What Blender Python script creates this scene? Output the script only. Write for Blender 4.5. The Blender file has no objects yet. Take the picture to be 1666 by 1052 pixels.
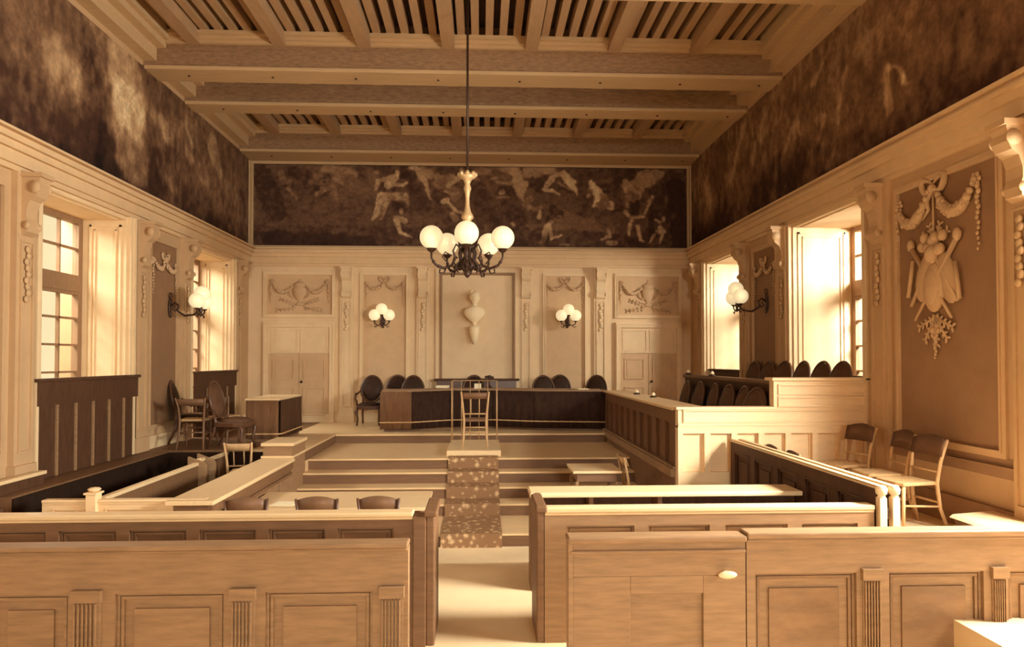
import bpy, math, random
import numpy as np
from mathutils import Matrix, Vector
random.seed(7)
PI = math.pi
R = math.radians
scene = bpy.context.scene
COL = scene.collection

# ------------------------------------------------------------------ camera
F, EYE, PITCH, YAW = 1150.0, 2.41, R(1.2), R(2.49)
cam = bpy.data.cameras.new('camera'); co = bpy.data.objects.new('camera', cam); COL.objects.link(co)
cam.sensor_width = 36; cam.lens = F / 1666 * 36; cam.shift_y = 34.9 / 1666; cam.clip_start = .05; cam.clip_end = 200
co.location = (0, 0, EYE); co.rotation_euler = (PI / 2 + PITCH, 0, -YAW)
scene.camera = co
scene.view_settings.view_transform = 'Standard'; scene.view_settings.look = 'None'
scene.view_settings.gamma = 1; scene.view_settings.exposure = 0.2; scene.view_settings.use_curve_mapping = False
try:
    scene.cycles.use_denoising = True; scene.cycles.max_bounces = 7; scene.cycles.diffuse_bounces = 5
    scene.cycles.transparent_max_bounces = 12; scene.cycles.sample_clamp_indirect = 4
except Exception: pass

def ray(px, py):                       # direction in the room towards a point of the photograph
    x = (px - 833) / F; y = -(py - 560.9) / F
    a, b, c = x, math.cos(PITCH) - y * math.sin(PITCH), math.sin(PITCH) + y * math.cos(PITCH)
    s, k = math.sin(YAW), math.cos(YAW)
    return (a * k + b * s, -a * s + b * k, c)
def atY(px, py, v): r = ray(px, py); t = v / r[1]; return (r[0] * t, v, EYE + r[2] * t)
def atX(px, py, v): r = ray(px, py); t = v / r[0]; return (v, r[1] * t, EYE + r[2] * t)

# ------------------------------------------------------------------ materials
def lin(c): return tuple(((v / 255) / 12.92 if v <= 10 else ((v / 255 + .055) / 1.055) ** 2.4) for v in c)
def calm(c, k=.05): g = .5 * c[0] + .4 * c[1] + .1 * c[2]; return tuple(v + (g - v) * k for v in c)
def mat(name, rgb, rough=.6, amt=.12, scale=6, stretch=(1, 1, 1), spec=.3, metal=0, bump=0, emit=0, alpha_noise=None):
    m = bpy.data.materials.new(name); m.use_nodes = True; nt = m.node_tree; N = nt.nodes; Lk = nt.links
    p = N['Principled BSDF']; c = calm(lin(rgb))
    tc = N.new('ShaderNodeTexCoord'); mp = N.new('ShaderNodeMapping'); mp.inputs['Scale'].default_value = stretch
    no = N.new('ShaderNodeTexNoise'); no.inputs['Scale'].default_value = scale; no.inputs['Detail'].default_value = 5; no.inputs['Roughness'].default_value = .62
    cr = N.new('ShaderNodeValToRGB')
    cr.color_ramp.elements[0].position = .28; cr.color_ramp.elements[1].position = .72
    cr.color_ramp.elements[0].color = tuple(v * (1 - amt) for v in c) + (1,); cr.color_ramp.elements[1].color = tuple(min(1, v * (1 + amt)) for v in c) + (1,)
    Lk.new(tc.outputs['Object'], mp.inputs['Vector']); Lk.new(mp.outputs[0], no.inputs['Vector'])
    Lk.new(no.outputs[0], cr.inputs[0]); Lk.new(cr.outputs[0], p.inputs['Base Color'])
    p.inputs['Roughness'].default_value = rough; p.inputs['Metallic'].default_value = metal
    p.inputs['Specular IOR Level'].default_value = spec
    if bump:
        b = N.new('ShaderNodeBump'); b.inputs['Strength'].default_value = bump; b.inputs['Distance'].default_value = .01
        Lk.new(no.outputs[0], b.inputs['Height']); Lk.new(b.outputs[0], p.inputs['Normal'])
    if emit:
        p.inputs['Emission Color'].default_value = c + (1,); p.inputs['Emission Strength'].default_value = emit
    return m
M = {
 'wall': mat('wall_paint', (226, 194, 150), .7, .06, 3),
 'wall_dim': mat('dim_side_wall_paint', (196, 158, 114), .7, .07, 3),  # wall paint darkened so the side walls look more weakly lit
 'mould': mat('moulding_paint', (230, 198, 152), .6, .05, 5),
 'field': mat('panel_paint', (208, 170, 126), .7, .07, 4),
 'field_dk': mat('panel_paint_brown_dim', (144, 106, 73), .7, .10, 3),  # brown panels, with the right wall's weak light darkened in
 'plaster': mat('relief_plaster', (200, 162, 120), .7, .06, 12),
 'cornice': mat('cornice_paint', (216, 180, 134), .65, .06, 4),
 'beam': mat('painted_beam_dim', (150, 114, 80), .7, .32, 9, (1, 3, 3), bump=.2),  # painted pattern; colour lowered because beam faces catch less light
 'soffit': mat('beam_soffit_lit', (200, 164, 118), .6, .08, 5, (.4, 4, 4)),  # paler than the beam: light bounced up from the floor, painted in
 'joist': mat('joist_wood', (176, 138, 98), .6, .1, 5, (4, .6, 4)),
 'boards': mat('ceiling_boards_shaded', (70, 48, 34), .8, .2, 6),  # dark tone adds the shade of the deep gaps between joists
 'oak_field': mat('oak_field', (138, 102, 68), .5, .26, 3, (1, 3, 3)),
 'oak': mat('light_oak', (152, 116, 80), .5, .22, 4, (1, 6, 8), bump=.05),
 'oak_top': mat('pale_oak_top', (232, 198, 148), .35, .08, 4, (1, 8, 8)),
 'oak_mid': mat('brown_oak', (122, 86, 56), .5, .2, 4, (1, 7, 7), bump=.05),
 'oak_dk': mat('dark_oak', (84, 55, 36), .6, .25, 4, (6, 6, 1), bump=.05, spec=.15),
 'desk': mat('desk_brown_shaded', (120, 84, 56), .5, .2, 4, (6, 6, 1)),  # brown deepened with the shade on the desk's sideways front
 'box': mat('jury_paint', (236, 202, 154), .5, .06, 5, (1, 1, 4)),
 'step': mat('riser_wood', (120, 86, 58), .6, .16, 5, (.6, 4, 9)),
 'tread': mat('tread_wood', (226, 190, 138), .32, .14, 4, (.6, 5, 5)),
 'floor': mat('stone_floor', (240, 210, 162), .6, .10, 1.4, bump=.03),
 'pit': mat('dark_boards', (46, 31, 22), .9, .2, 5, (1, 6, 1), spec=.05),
 'cloth': mat('dark_baize', (58, 38, 28), .85, .3, 7, (2, 2, 1), spec=.1),
 'cloth_lt': mat('brown_baize', (120, 84, 56), .85, .2, 5, (8, 8, 1), spec=.1),
 'braid': mat('pale_braid', (214, 170, 116), .6, .1, 20),
 'leather': mat('dark_leather', (58, 36, 23), .55, .3, 9, spec=.18),
 'leather_br': mat('brown_leather', (98, 67, 46), .6, .25, 8, spec=.15),
 'chair_dk': mat('dark_polished_wood', (92, 58, 36), .35, .2, 8, (3, 3, 1), spec=.5),
 'chair_lt': mat('pale_chair_wood', (200, 158, 108), .45, .15, 8, (3, 3, 1)),
 'splat': mat('brown_splat_wood', (122, 86, 58), .45, .2, 8),
 'straw': mat('rush_seat', (190, 150, 100), .8, .25, 30),
 'marble': mat('white_plaster', (246, 218, 172), .5, .03, 6),
 'bronze': mat('dark_bronze', (70, 46, 32), .4, .2, 14, metal=.4, spec=.5),
 'gilt': mat('pale_gilt_metal', (216, 180, 128), .4, .15, 14, metal=.2),
 'globe': mat('opal_glass', (250, 230, 182), .15, .02, 3, spec=.5, emit=.5),
 'paper': mat('white_paper', (252, 236, 196), .7, .02, 6),
 'rod': mat('thin_iron_rod', (200, 160, 112), .4, .1, 9, metal=.3),
 'frame_dk': mat('window_frame_wood', (150, 114, 80), .6, .12, 6, (4, 4, 1)),
}
def attr_mat(name):
    m = bpy.data.materials.new(name); m.use_nodes = True; nt = m.node_tree; p = nt.nodes['Principled BSDF']
    a = nt.nodes.new('ShaderNodeVertexColor'); a.layer_name = 'paint'
    no = nt.nodes.new('ShaderNodeTexNoise'); no.inputs['Scale'].default_value = 16; no.inputs['Detail'].default_value = 6
    tc = nt.nodes.new('ShaderNodeTexCoord'); nt.links.new(tc.outputs['Object'], no.inputs['Vector'])
    mr = nt.nodes.new('ShaderNodeMapRange'); mr.inputs[1].default_value = .3; mr.inputs[2].default_value = .7; mr.inputs[3].default_value = .8; mr.inputs[4].default_value = 1.2
    nt.links.new(no.outputs[0], mr.inputs[0])
    mx = nt.nodes.new('ShaderNodeVectorMath'); mx.operation = 'SCALE'
    nt.links.new(a.outputs[0], mx.inputs[0]); nt.links.new(mr.outputs[0], mx.inputs['Scale']); nt.links.new(mx.outputs[0], p.inputs['Base Color'])
    p.inputs['Roughness'].default_value = .75; p.inputs['Specular IOR Level'].default_value = .15
    return m
M['mural'] = attr_mat('painted_canvas')
def glass_mat():
    m = bpy.data.materials.new('window_glass'); m.use_nodes = True; nt = m.node_tree; N = nt.nodes
    N.remove(N['Principled BSDF']); o = N['Material Output']
    t = N.new('ShaderNodeBsdfTransparent'); g = N.new('ShaderNodeBsdfGlossy'); g.inputs['Roughness'].default_value = .02
    mx = N.new('ShaderNodeMixShader'); mx.inputs[0].default_value = .05
    nt.links.new(t.outputs[0], mx.inputs[1]); nt.links.new(g.outputs[0], mx.inputs[2]); nt.links.new(mx.outputs[0], o.inputs[0])
    return m
M['glass'] = glass_mat()
def carpet_mat():
    m = mat('patterned_carpet', (150, 112, 78), .9, .1, 10, spec=.05); nt = m.node_tree; N = nt.nodes; p = N['Principled BSDF']
    tc = N.new('ShaderNodeTexCoord'); v = N.new('ShaderNodeTexVoronoi'); v.inputs['Scale'].default_value = 11; v.feature = 'F1'; v.distance = 'MANHATTAN'
    w = N.new('ShaderNodeTexNoise'); w.inputs['Scale'].default_value = 14; w.inputs['Detail'].default_value = 3
    mx = N.new('ShaderNodeMath'); mx.operation = 'MULTIPLY'
    cr = N.new('ShaderNodeValToRGB'); cr.color_ramp.elements[0].color = calm(lin((212, 174, 126))) + (1,); cr.color_ramp.elements[1].color = calm(lin((146, 108, 74))) + (1,)
    cr.color_ramp.elements[0].position = .1; cr.color_ramp.elements[1].position = .3
    nt.links.new(tc.outputs['Object'], v.inputs['Vector']); nt.links.new(tc.outputs['Object'], w.inputs['Vector'])
    nt.links.new(v.outputs['Distance'], mx.inputs[0]); nt.links.new(w.outputs[0], mx.inputs[1]); nt.links.new(mx.outputs[0], cr.inputs[0]); nt.links.new(cr.outputs[0], p.inputs['Base Color'])
    return m
M['carpet'] = carpet_mat()

# ------------------------------------------------------------------ mesh helpers
class MB:
    def __init__(s): s.v = []; s.f = []; s.sm = []; s.T = None
    def add(s, vs, fs, smooth=False):
        b = len(s.v)
        if s.T is not None: vs = [tuple(s.T @ Vector(v)) for v in vs]
        s.v += [tuple(v) for v in vs]; s.f += [tuple(i + b for i in f) for f in fs]; s.sm += [smooth] * len(fs); return s
    def box(s, x0, x1, y0, y1, z0, z1):
        x0, x1 = sorted((x0, x1)); y0, y1 = sorted((y0, y1)); z0, z1 = sorted((z0, z1))
        return s.add([(x, y, z) for z in (z0, z1) for y in (y0, y1) for x in (x0, x1)],
                     [(0, 2, 3, 1), (4, 5, 7, 6), (0, 1, 5, 4), (2, 6, 7, 3), (0, 4, 6, 2), (1, 3, 7, 5)])
    def prism(s, poly, a, b, axis='z'):       # poly counter-clockwise in the two other axes
        n = len(poly)
        P = {'z': lambda p, h: (p[0], p[1], h), 'y': lambda p, h: (p[0], h, p[1]), 'x': lambda p, h: (h, p[0], p[1])}[axis]
        return s.add([P(p, a) for p in poly] + [P(p, b) for p in poly],
                     [tuple(range(n))[::-1], tuple(range(n, 2 * n))] + [(i, (i + 1) % n, n + (i + 1) % n, n + i) for i in range(n)])
    def tube(s, pts, r, n=8, cap=True):
        pts = [Vector(p) for p in pts]; rs = r if isinstance(r, (list, tuple)) else [r] * len(pts)
        vs = []; up = None
        for i, p in enumerate(pts):
            d = (pts[min(i + 1, len(pts) - 1)] - pts[max(i - 1, 0)]).normalized()
            if up is None: up = d.orthogonal().normalized()
            up = (up - d * up.dot(d)); up = up.normalized() if up.length > 1e-6 else d.orthogonal().normalized()
            q = d.cross(up)
            for k in range(n): a = 2 * PI * k / n; vs.append(p + (up * math.cos(a) + q * math.sin(a)) * rs[i])
        fs = [(i * n + k, i * n + (k + 1) % n, (i + 1) * n + (k + 1) % n, (i + 1) * n + k) for i in range(len(pts) - 1) for k in range(n)]
        if cap: fs += [tuple(range(n))[::-1], tuple((len(pts) - 1) * n + k for k in range(n))]
        return s.add(vs, fs, True)
    def lathe(s, prof, c=(0, 0, 0), n=20, a0=0, a1=2 * PI, sy=1):
        full = abs(a1 - a0 - 2 * PI) < 1e-6; m = n if full else n + 1; vs = []
        for r, z in prof:
            for k in range(m): a = a0 + (a1 - a0) * k / n; vs.append((c[0] + r * math.cos(a), c[1] + sy * r * math.sin(a), c[2] + z))
        fs = [(i * m + k, i * m + (k + 1) % m, (i + 1) * m + (k + 1) % m, (i + 1) * m + k) for i in range(len(prof) - 1) for k in range(n)]
        return s.add(vs, fs, True)
    def ell(s, c, r, n=10, rot=None):
        rx, ry, rz = r if isinstance(r, (list, tuple)) else (r, r, r); h = max(4, n // 2 + 1); vs = []; fs = []
        for i in range(h + 1):
            t = PI * i / h
            for k in range(n):
                a = 2 * PI * k / n; v = Vector((rx * math.sin(t) * math.cos(a), ry * math.sin(t) * math.sin(a), rz * math.cos(t)))
                if rot: v = rot @ v
                vs.append((c[0] + v.x, c[1] + v.y, c[2] + v.z))
        for i in range(h):
            for k in range(n): fs.append((i * n + k, (i + 1) * n + k, (i + 1) * n + (k + 1) % n, i * n + (k + 1) % n))
        return s.add(vs, fs, True)
    def frame(s, x0, x1, z0, z1, w, y0, y1):    # rectangular moulding facing -y
        s.box(x0, x1, y0, y1, z1 - w, z1); s.box(x0, x1, y0, y1, z0, z0 + w)
        s.box(x0, x0 + w, y0, y1, z0 + w, z1 - w); return s.box(x1 - w, x1, y0, y1, z0 + w, z1 - w)
    def build(s, name, m, parent=None, bevel=0):
        me = bpy.data.meshes.new(name); me.from_pydata(s.v, [], s.f)
        me.polygons.foreach_set('use_smooth', s.sm); me.validate(); me.update()
        me.materials.append(M[m] if isinstance(m, str) else m)
        o = bpy.data.objects.new(name, me); COL.objects.link(o)
        if parent: o.parent = parent
        if bevel:
            b = o.modifiers.new('bevel', 'BEVEL'); b.width = bevel; b.segments = 2; b.limit_method = 'ANGLE'; b.angle_limit = R(40)
        return o
def tag(o, label, cat, group=None, kind=None):
    o['label'] = label; o['category'] = cat
    if group: o['group'] = group
    if kind: o['kind'] = kind
    return o
def thing(name, label, cat, loc=(0, 0, 0), rz=0, group=None):
    o = bpy.data.objects.new(name, None); COL.objects.link(o); o.location = loc; o.rotation_euler = (0, 0, rz); o.empty_display_size = .1
    return tag(o, label, cat, group)
def struct(o): o['kind'] = 'structure'; return o
def sroot(name, loc=(0, 0, 0), rz=0):
    o = bpy.data.objects.new(name, None); COL.objects.link(o); o.location = loc; o.rotation_euler = (0, 0, rz); return struct(o)
KIDS = {}
def kids(o):
    return [c for c in bpy.data.objects if c.parent == o]
def dup(root, loc, rz, label, group=None, scale=None):
    r = root.copy(); COL.objects.link(r); r.location = loc; r.rotation_euler = (0, 0, rz); r['label'] = label
    if scale: r.scale = scale
    if group: r['group'] = group
    for ch in kids(root):
        c = ch.copy(); COL.objects.link(c); c.parent = r
        for g in kids(ch):
            d = g.copy(); COL.objects.link(d); d.parent = c
    return r
def label(o, t): o['label'] = t; return o

# ------------------------------------------------------------------ room dimensions
XL, XR, YB, YF, ZT = -5.19, 4.81, 16.0, -3.0, 7.62
Z6 = 1.02                 # dais level
WIN_L = [(0.1, 2.1), (4.2, 6.3), (8.48, 10.57), (12.83, 14.88)]
WIN_R = [(0.1, 2.1), (3.7, 5.8), (8.62, 10.71), (12.83, 14.88)]
HEAD = 4.5

# floors and levels
def st(name, m, *boxes, bevel=0):
    b = MB()
    for q in boxes: b.box(*q)
    return struct(b.build(name, m, bevel=bevel))
st('floor', 'floor', (XL, 3.02, YF, 7.4, -.2, .3), (XL, 3.02, 7.4, 9.15, -.2, 0), (2.45, 3.02, 8.5, 8.55, -.2, 0))
st('floor_right', 'floor', (3.02, XR, YF, 8.55, -.2, .75))
st('floor_dais', 'tread', (-2.72, 2.45, 13.4, YB, .6, Z6), (2.45, XR, 8.67, YB, .3, Z6), (-3.55, -2.72, 11.1, YB, .3, Z6))
st('floor_left', 'oak_mid', (XL, -3.55, 11.1, YB, .3, Z6), (XL, -4.78, 7.45, 11.1, .3, Z6 - .01))
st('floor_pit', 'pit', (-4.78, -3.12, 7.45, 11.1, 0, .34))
st('floor_jury_tier', 'oak_dk', (3.68, XR, 8.67, 12.7, Z6 - .01, 1.36))
lv = [(9.15, 10.2, .17), (10.2, 10.6, .34), (10.6, 10.95, .51), (10.95, 11.27, .68), (11.27, 13.4, .85)]
for i, (a, b, z) in enumerate(lv):
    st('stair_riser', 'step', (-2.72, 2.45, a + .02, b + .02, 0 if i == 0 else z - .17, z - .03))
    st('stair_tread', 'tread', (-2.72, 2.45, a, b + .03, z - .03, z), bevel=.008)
st('stair_riser', 'step', (-2.715, 2.445, 13.38, 13.4, .85, Z6 - .035))
st('stair_tread', 'tread', (-2.715, 2.445, 13.35, 13.42, Z6 - .035, Z6 + .002), bevel=.008)
st('trim_dais', 'step', (-2.745, -2.715, 11.1, 13.38, .85, Z6 - .03), bevel=0)
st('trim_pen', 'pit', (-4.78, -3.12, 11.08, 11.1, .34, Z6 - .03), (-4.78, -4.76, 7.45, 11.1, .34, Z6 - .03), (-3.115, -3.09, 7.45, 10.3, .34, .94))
# shell
def wall_side(name, xi, xo, wins, m):
    b = MB(); y = YF - .3
    for (a, c) in wins:
        b.box(xi, xo, y, a, -.2, 4.88); b.box(xi, xo, a, c, HEAD, 4.88); b.box(xi, xo, a, c, -.2, Z6 if a > 8 else .3); y = c
    b.box(xi, xo, y, YB + .3, -.2, 4.88); b.box(xi, xo, YF - .3, YB + .3, 4.88, ZT)
    return struct(b.build(name, m))
wall_side('wall_left', XL, XL - .95, WIN_L, 'wall_dim')
wall_side('wall_right', XR, XR + 1.2, WIN_R, 'wall_dim')
st('wall_back', 'wall', (XL, XR, YB, YB + .3, -.2, ZT))
b = MB(); b.box(XL, -1.6, YF - .3, YF, -.2, ZT); b.box(3.2, XR, YF - .3, YF, -.2, ZT); b.box(-1.6, 3.2, YF - .3, YF, -.2, 1.5); b.box(-1.6, 3.2, YF - .3, YF, 5.4, ZT)  # wide unseen opening, shaped to let the added front lamp through
struct(b.build('wall_front', 'wall'))

# ceiling: boards, joists, transverse beams
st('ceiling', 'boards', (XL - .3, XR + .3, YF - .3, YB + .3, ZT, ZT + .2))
BEAMS = [(15.3, 16.0), (12.5, 12.9), (11.0, 11.45), (8.2, 8.6), (6.7, 7.15), (3.9, 4.3), (2.4, 2.85), (-.4, 0)]
for (a, c) in BEAMS:
    st('ceiling_beam', 'beam', (XL, XR, a, c - (.001 if c < 16 else 0), 6.93, ZT))
    st('ceiling_beam_soffit', 'soffit', (XL + .02, XR - .02, a - .03, min(c + .03, 15.99), 6.87, 6.93), bevel=.01)
for (a, c) in BEAMS[:8]:
    if a in (15.3, 11.0, 6.7, 2.4):
        b = MB()
        b.box(XL, XR, a - .05, a, 7.27, 7.32); b.box(XL, XR, a - .10, a, 7.32, 7.37); b.box(XL, XR, a - .16, a, 7.37, 7.43)
        struct(b.build('ceiling_moulding', 'soffit'))
    b = MB(); x = XL + .6
    while x < XR - .2:
        b.lathe([(.001, -.018), (.018, -.012), (.022, 0)], (x, (a + min(c, 15.9)) / 2, 6.868), 8); x += 1.3
    struct(b.build('ceiling_nail', 'bronze'))
BAYS = [(12.9, 15.3), (11.45, 12.5), (8.6, 11.0), (7.15, 8.2), (4.3, 6.7), (2.85, 3.9), (0, 2.4)]
b = MB(); s2 = MB(); e = MB()
for (a, c) in BAYS:
    n = int((XR - XL) / .2167)
    for k in range(n + 1):
        x = XL + .05 + k * .2167
        if k % 6 == 3: s2.box(x - .03, x + .17, a, c, 7.26, ZT)
        else: b.box(x, x + .115, a, c, 7.43, ZT)
    for sgn, xw in ((1, XL), (-1, XR)):
        for q, (w, z) in enumerate(((.42, 7.30), (.34, 7.2), (.2, 7.0))): e.box(xw, xw + sgn * w, a, c, z, ZT - .001 * q - (0 if z > 7.25 else .3))
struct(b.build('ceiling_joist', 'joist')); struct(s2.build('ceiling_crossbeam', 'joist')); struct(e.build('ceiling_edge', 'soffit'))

# cornice on three walls
def cornice_boxes(b, run):
    for (d, z0, z1) in ((.05, 4.5, 4.56), (.09, 4.56, 4.70), (.14, 4.70, 4.78), (.19, 4.78, 4.82), (.15, 4.82, 4.865), (.22, 4.865, 4.895)): run(b, d, z0, z1)
b = MB(); cornice_boxes(b, lambda b, d, z0, z1: b.box(XL, XR, YB - d, YB, z0, z1)); struct(b.build('trim_cornice_back', 'cornice'))
b = MB(); cornice_boxes(b, lambda b, d, z0, z1: b.box(XL, XL + d, YF, YB - .22, z0, z1)); struct(b.build('trim_cornice_left', 'cornice'))
b = MB(); cornice_boxes(b, lambda b, d, z0, z1: b.box(XR - d, XR, YF, YB - .22, z0, z1)); struct(b.build('trim_cornice_right', 'cornice'))
# frame of the painted frieze on the back wall
b = MB(); b.frame(XL + .02, XR - .02, 4.895, 6.86, .07, YB - .05, YB); b.frame(XL + .07, XR - .07, 4.91, 6.82, .03, YB - .07, YB)
struct(b.build('trim_frieze', 'soffit'))
# skirting
st('baseboard_back', 'mould', (XL, XR, YB - .04, YB, Z6, Z6 + .18))
st('baseboard_left', 'mould', (XL, XL + .04, 10.6, 12.8, Z6, Z6 + .2), (XL, XL + .04, 14.9, YB, Z6, Z6 + .2))
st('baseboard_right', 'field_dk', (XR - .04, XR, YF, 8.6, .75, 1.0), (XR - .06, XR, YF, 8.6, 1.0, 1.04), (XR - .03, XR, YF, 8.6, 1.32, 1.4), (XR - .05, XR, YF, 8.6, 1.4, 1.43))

# side wall panelling: pilasters, window surrounds, panels (local frame: +x along wall as seen, -y into room)
def wall_root(name, side, y):      # side 'L' or 'R' : local x=0 at y, origin on the wall face
    return sroot(name, (XL, y, 0), PI / 2) if side == 'L' else sroot(name, (XR, y, 0), -PI / 2)
def loc_obj(b, name, m, side, y, bevel=0):
    o = b.build(name, m, bevel=bevel); struct(o)
    o.location = (XL, y, 0) if side == 'L' else (XR, y, 0); o.rotation_euler = (0, 0, PI / 2 if side == 'L' else -PI / 2); return o
def pilaster(b, x0, x1, z0, z1, d=.07):
    b.box(x0, x1, -d, 0, z0, z1); w = x1 - x0
    b.frame(x0 + w * .16, x1 - w * .16, z0 + .35, z1 - .75, .025, -d - .02, -d)
    b.box(x0 - .02, x1 + .02, -d - .03, 0, z0, z0 + .22)
    for k in range(9):     # carved drop below the console
        b.ell(((x0 + x1) / 2 + .02 * math.sin(k * 2.1), -d - .02, z1 - .85 - k * .07), (.045, .02, .042), 8)
def console(b, xc, z1, w=.2, d=.22, base=.07):
    prof = [(0, 0), (d, 0), (d, -.05), (d * .93, -.10), (d * .96, -.17), (d * .78, -.24), (d * .5, -.29), (d * .36, -.38), (d * .34, -.48), (d * .44, -.56), (d * .38, -.64), (d * .12, -.68), (0, -.68)]
    poly = [(-base - p[0] + .02, z1 + p[1]) for p in prof]
    b.prism(poly, xc - w / 2, xc + w / 2, 'x')
    b.box(xc - w / 2 - .02, xc + w / 2 + .02, -base - d - .01, 0, z1 - .03, z1 + .02)
    for sx in (-1, 1):
        b.tube([(xc + sx * (w / 2), -base - d * .62, z1 - .14), (xc + sx * (w / 2 + .012), -base - d * .62, z1 - .14)], .07, 14)
        b.tube([(xc + sx * (w / 2), -base - d * .25, z1 - .57), (xc + sx * (w / 2 + .012), -base - d * .25, z1 - .57)], .045, 12)
for side, wins in (('L', WIN_L), ('R', WIN_R)):
    for i, (a, c) in enumerate(wins):
        if i == 0: continue
        b = MB(); z0 = Z6 if i > 1 else .3 if side == 'L' else .75
        # in local frame x = (world y - yref) for L, x = -(world y - yref) for R
        s = 1 if side == 'L' else -1; w = c - a
        X = lambda y: s * (y - a)
        def bx(y0, y1, d0, d1, q0, q1, bb=b): bb.box(X(y0), X(y1), -d1, -d0, q0, q1)
        # architrave around the opening
        bx(a - .12, a, 0, .06, z0, HEAD + .0); bx(c, c + .12, 0, .06, z0, HEAD); bx(a - .12, a - .07, .06, .085, z0, HEAD); bx(c + .07, c + .12, .06, .085, z0, HEAD)
        # panelled jamb (folded shutter) on both reveals and soffit panel
        D = .62 if side == 'L' else .92
        for yy, dirn in ((c, -1), (a, 1)):
            y0, y1 = yy, yy + dirn * .025
            bx(y0, y1, -D, 0, z0, HEAD)
            y2 = y1 + dirn * .018
            for (q0, q1) in ((Z6 + .2 if i > 1 else z0 + .2, HEAD - .12),):
                bx(y1, y2, -.1, -.07, q0, q1); bx(y1, y2, -D + .10, -D + .13, q0, q1)
                bx(y1, y2, -D + .10, -.07, q1 - .03, q1); bx(y1, y2, -D + .10, -.07, q0, q0 + .03)
                bx(y1, y2, -.16, -.145, q0 + .07, q1 - .07); bx(y1, y2, -D + .17, -D + .185, q0 + .07, q1 - .07); bx(y1, y2, -D + .17, -.145, q1 - .085, q1 - .07)
        bx(a + .025, c - .025, -D, 0, HEAD - .05, HEAD); bx(a + .12, c - .12, -D + .1, -.08, HEAD - .065, HEAD - .05)
        o = loc_obj(b, 'trim_window_surround', 'mould', side, a)
    for (p0, p1) in ((10.75, 11.1), (12.4, 12.68), (15.05, 15.35)) + (((8.05, 8.42), (5.86, 6.12)) if side == 'R' else ((8.0, 8.34), (6.45, 6.8))):
        b = MB(); z0 = Z6 if p0 > 8.5 or side == 'L' else .75; s = 1 if side == 'L' else -1; w = (p1 - p0)
        x0, x1 = (0, w) if s > 0 else (-w, 0)
        pilaster(b, x0, x1, z0, 4.5); console(b, (x0 + x1) / 2, 4.48)
        loc_obj(b, 'trim_pilaster', 'wall_dim', side, p0)
    for (p0, p1, z1) in ((11.2, 12.3, 4.36),) + (((6.26, 7.96, 4.38),) if side == 'R' else ((6.9, 7.9, 4.36),)):
        b = MB(); s = 1 if side == 'L' else -1; w = p1 - p0; x0, x1 = (0, w) if s > 0 else (-w, 0); zb = Z6 + .3 if side == 'L' else (1.5 if p0 < 8 else 1.6)
        b.frame(x0, x1, zb, z1, .05, -.03, 0); b.frame(x0 + .05, x1 - .05, zb + .05, z1 - .05, .02, -.045, 0)
        loc_obj(b, 'trim_panel_frame', 'wall_dim' if side == 'L' else 'field', side, p0)
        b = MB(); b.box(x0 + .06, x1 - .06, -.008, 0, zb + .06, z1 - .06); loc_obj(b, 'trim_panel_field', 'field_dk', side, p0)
# low dado under the right wall of the pier uses the darkened brown panel paint
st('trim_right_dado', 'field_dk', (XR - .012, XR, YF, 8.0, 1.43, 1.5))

# windows
def window(n, x, y0, y1, zb, side):
    s = 1 if side == 'L' else -1; w = y1 - y0
    r = sroot('window_%d' % n, (x, y0 if s > 0 else y1, 0), PI / 2 if s > 0 else -PI / 2)
    f = MB(); f.frame(0, w, zb, HEAD, .13, -.03, .06)
    f.box(.13, w - .13, -.04, .06, 3.34, 3.62)                      # transom
    f.box(.13, w - .13, -.06, -.04, 3.38, 3.43)
    f.box(w / 2 - .06, w / 2 + .06, -.04, .06, zb + .13, HEAD - .13)
    f.box(w / 2 - .02, w / 2 + .02, -.06, -.04, zb + .13, HEAD - .13)
    for x0, x1 in ((.13, w / 2 - .06), (w / 2 + .06, w - .13)):
        f.box((x0 + x1) / 2 - .012, (x0 + x1) / 2 + .012, -.02, .03, zb + .13, HEAD - .13)
        z = 4.0; f.box(x0, x1, -.02, .03, z - .015, z + .015)
        z = 3.0
        while z > zb + .2: f.box(x0, x1, -.02, .03, z - .015, z + .015); z -= .38
    f.build('window_frame', 'frame_dk', r)
    g = MB()
    g.box(.13, w / 2 - .06, 0, .006, zb + .13, 3.34); g.box(w / 2 + .06, w - .13, 0, .006, zb + .13, 3.34)
    g.box(.13, w / 2 - .06, 0, .006, 3.62, HEAD - .13); g.box(w / 2 + .06, w - .13, 0, .006, 3.62, HEAD - .13)
    g.build('pane', 'glass', r)
n = 1
for (a, c) in WIN_L[2:]: window(n, XL - .65, a, c, 1.05, 'L'); n += 1
for (a, c) in WIN_R[2:]: window(n, XR + .95, a, c, 1.05, 'R'); n += 1
window(n, XL - .3, 4.2, 6.3, .4, 'L'); n += 1
window(n, XL - .3, .1, 2.1, .4, 'L'); n += 1
window(n, XR + .35, 3.7, 5.8, .85, 'R'); n += 1
window(n, XR + .35, .1, 2.1, .85, 'R')

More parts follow.
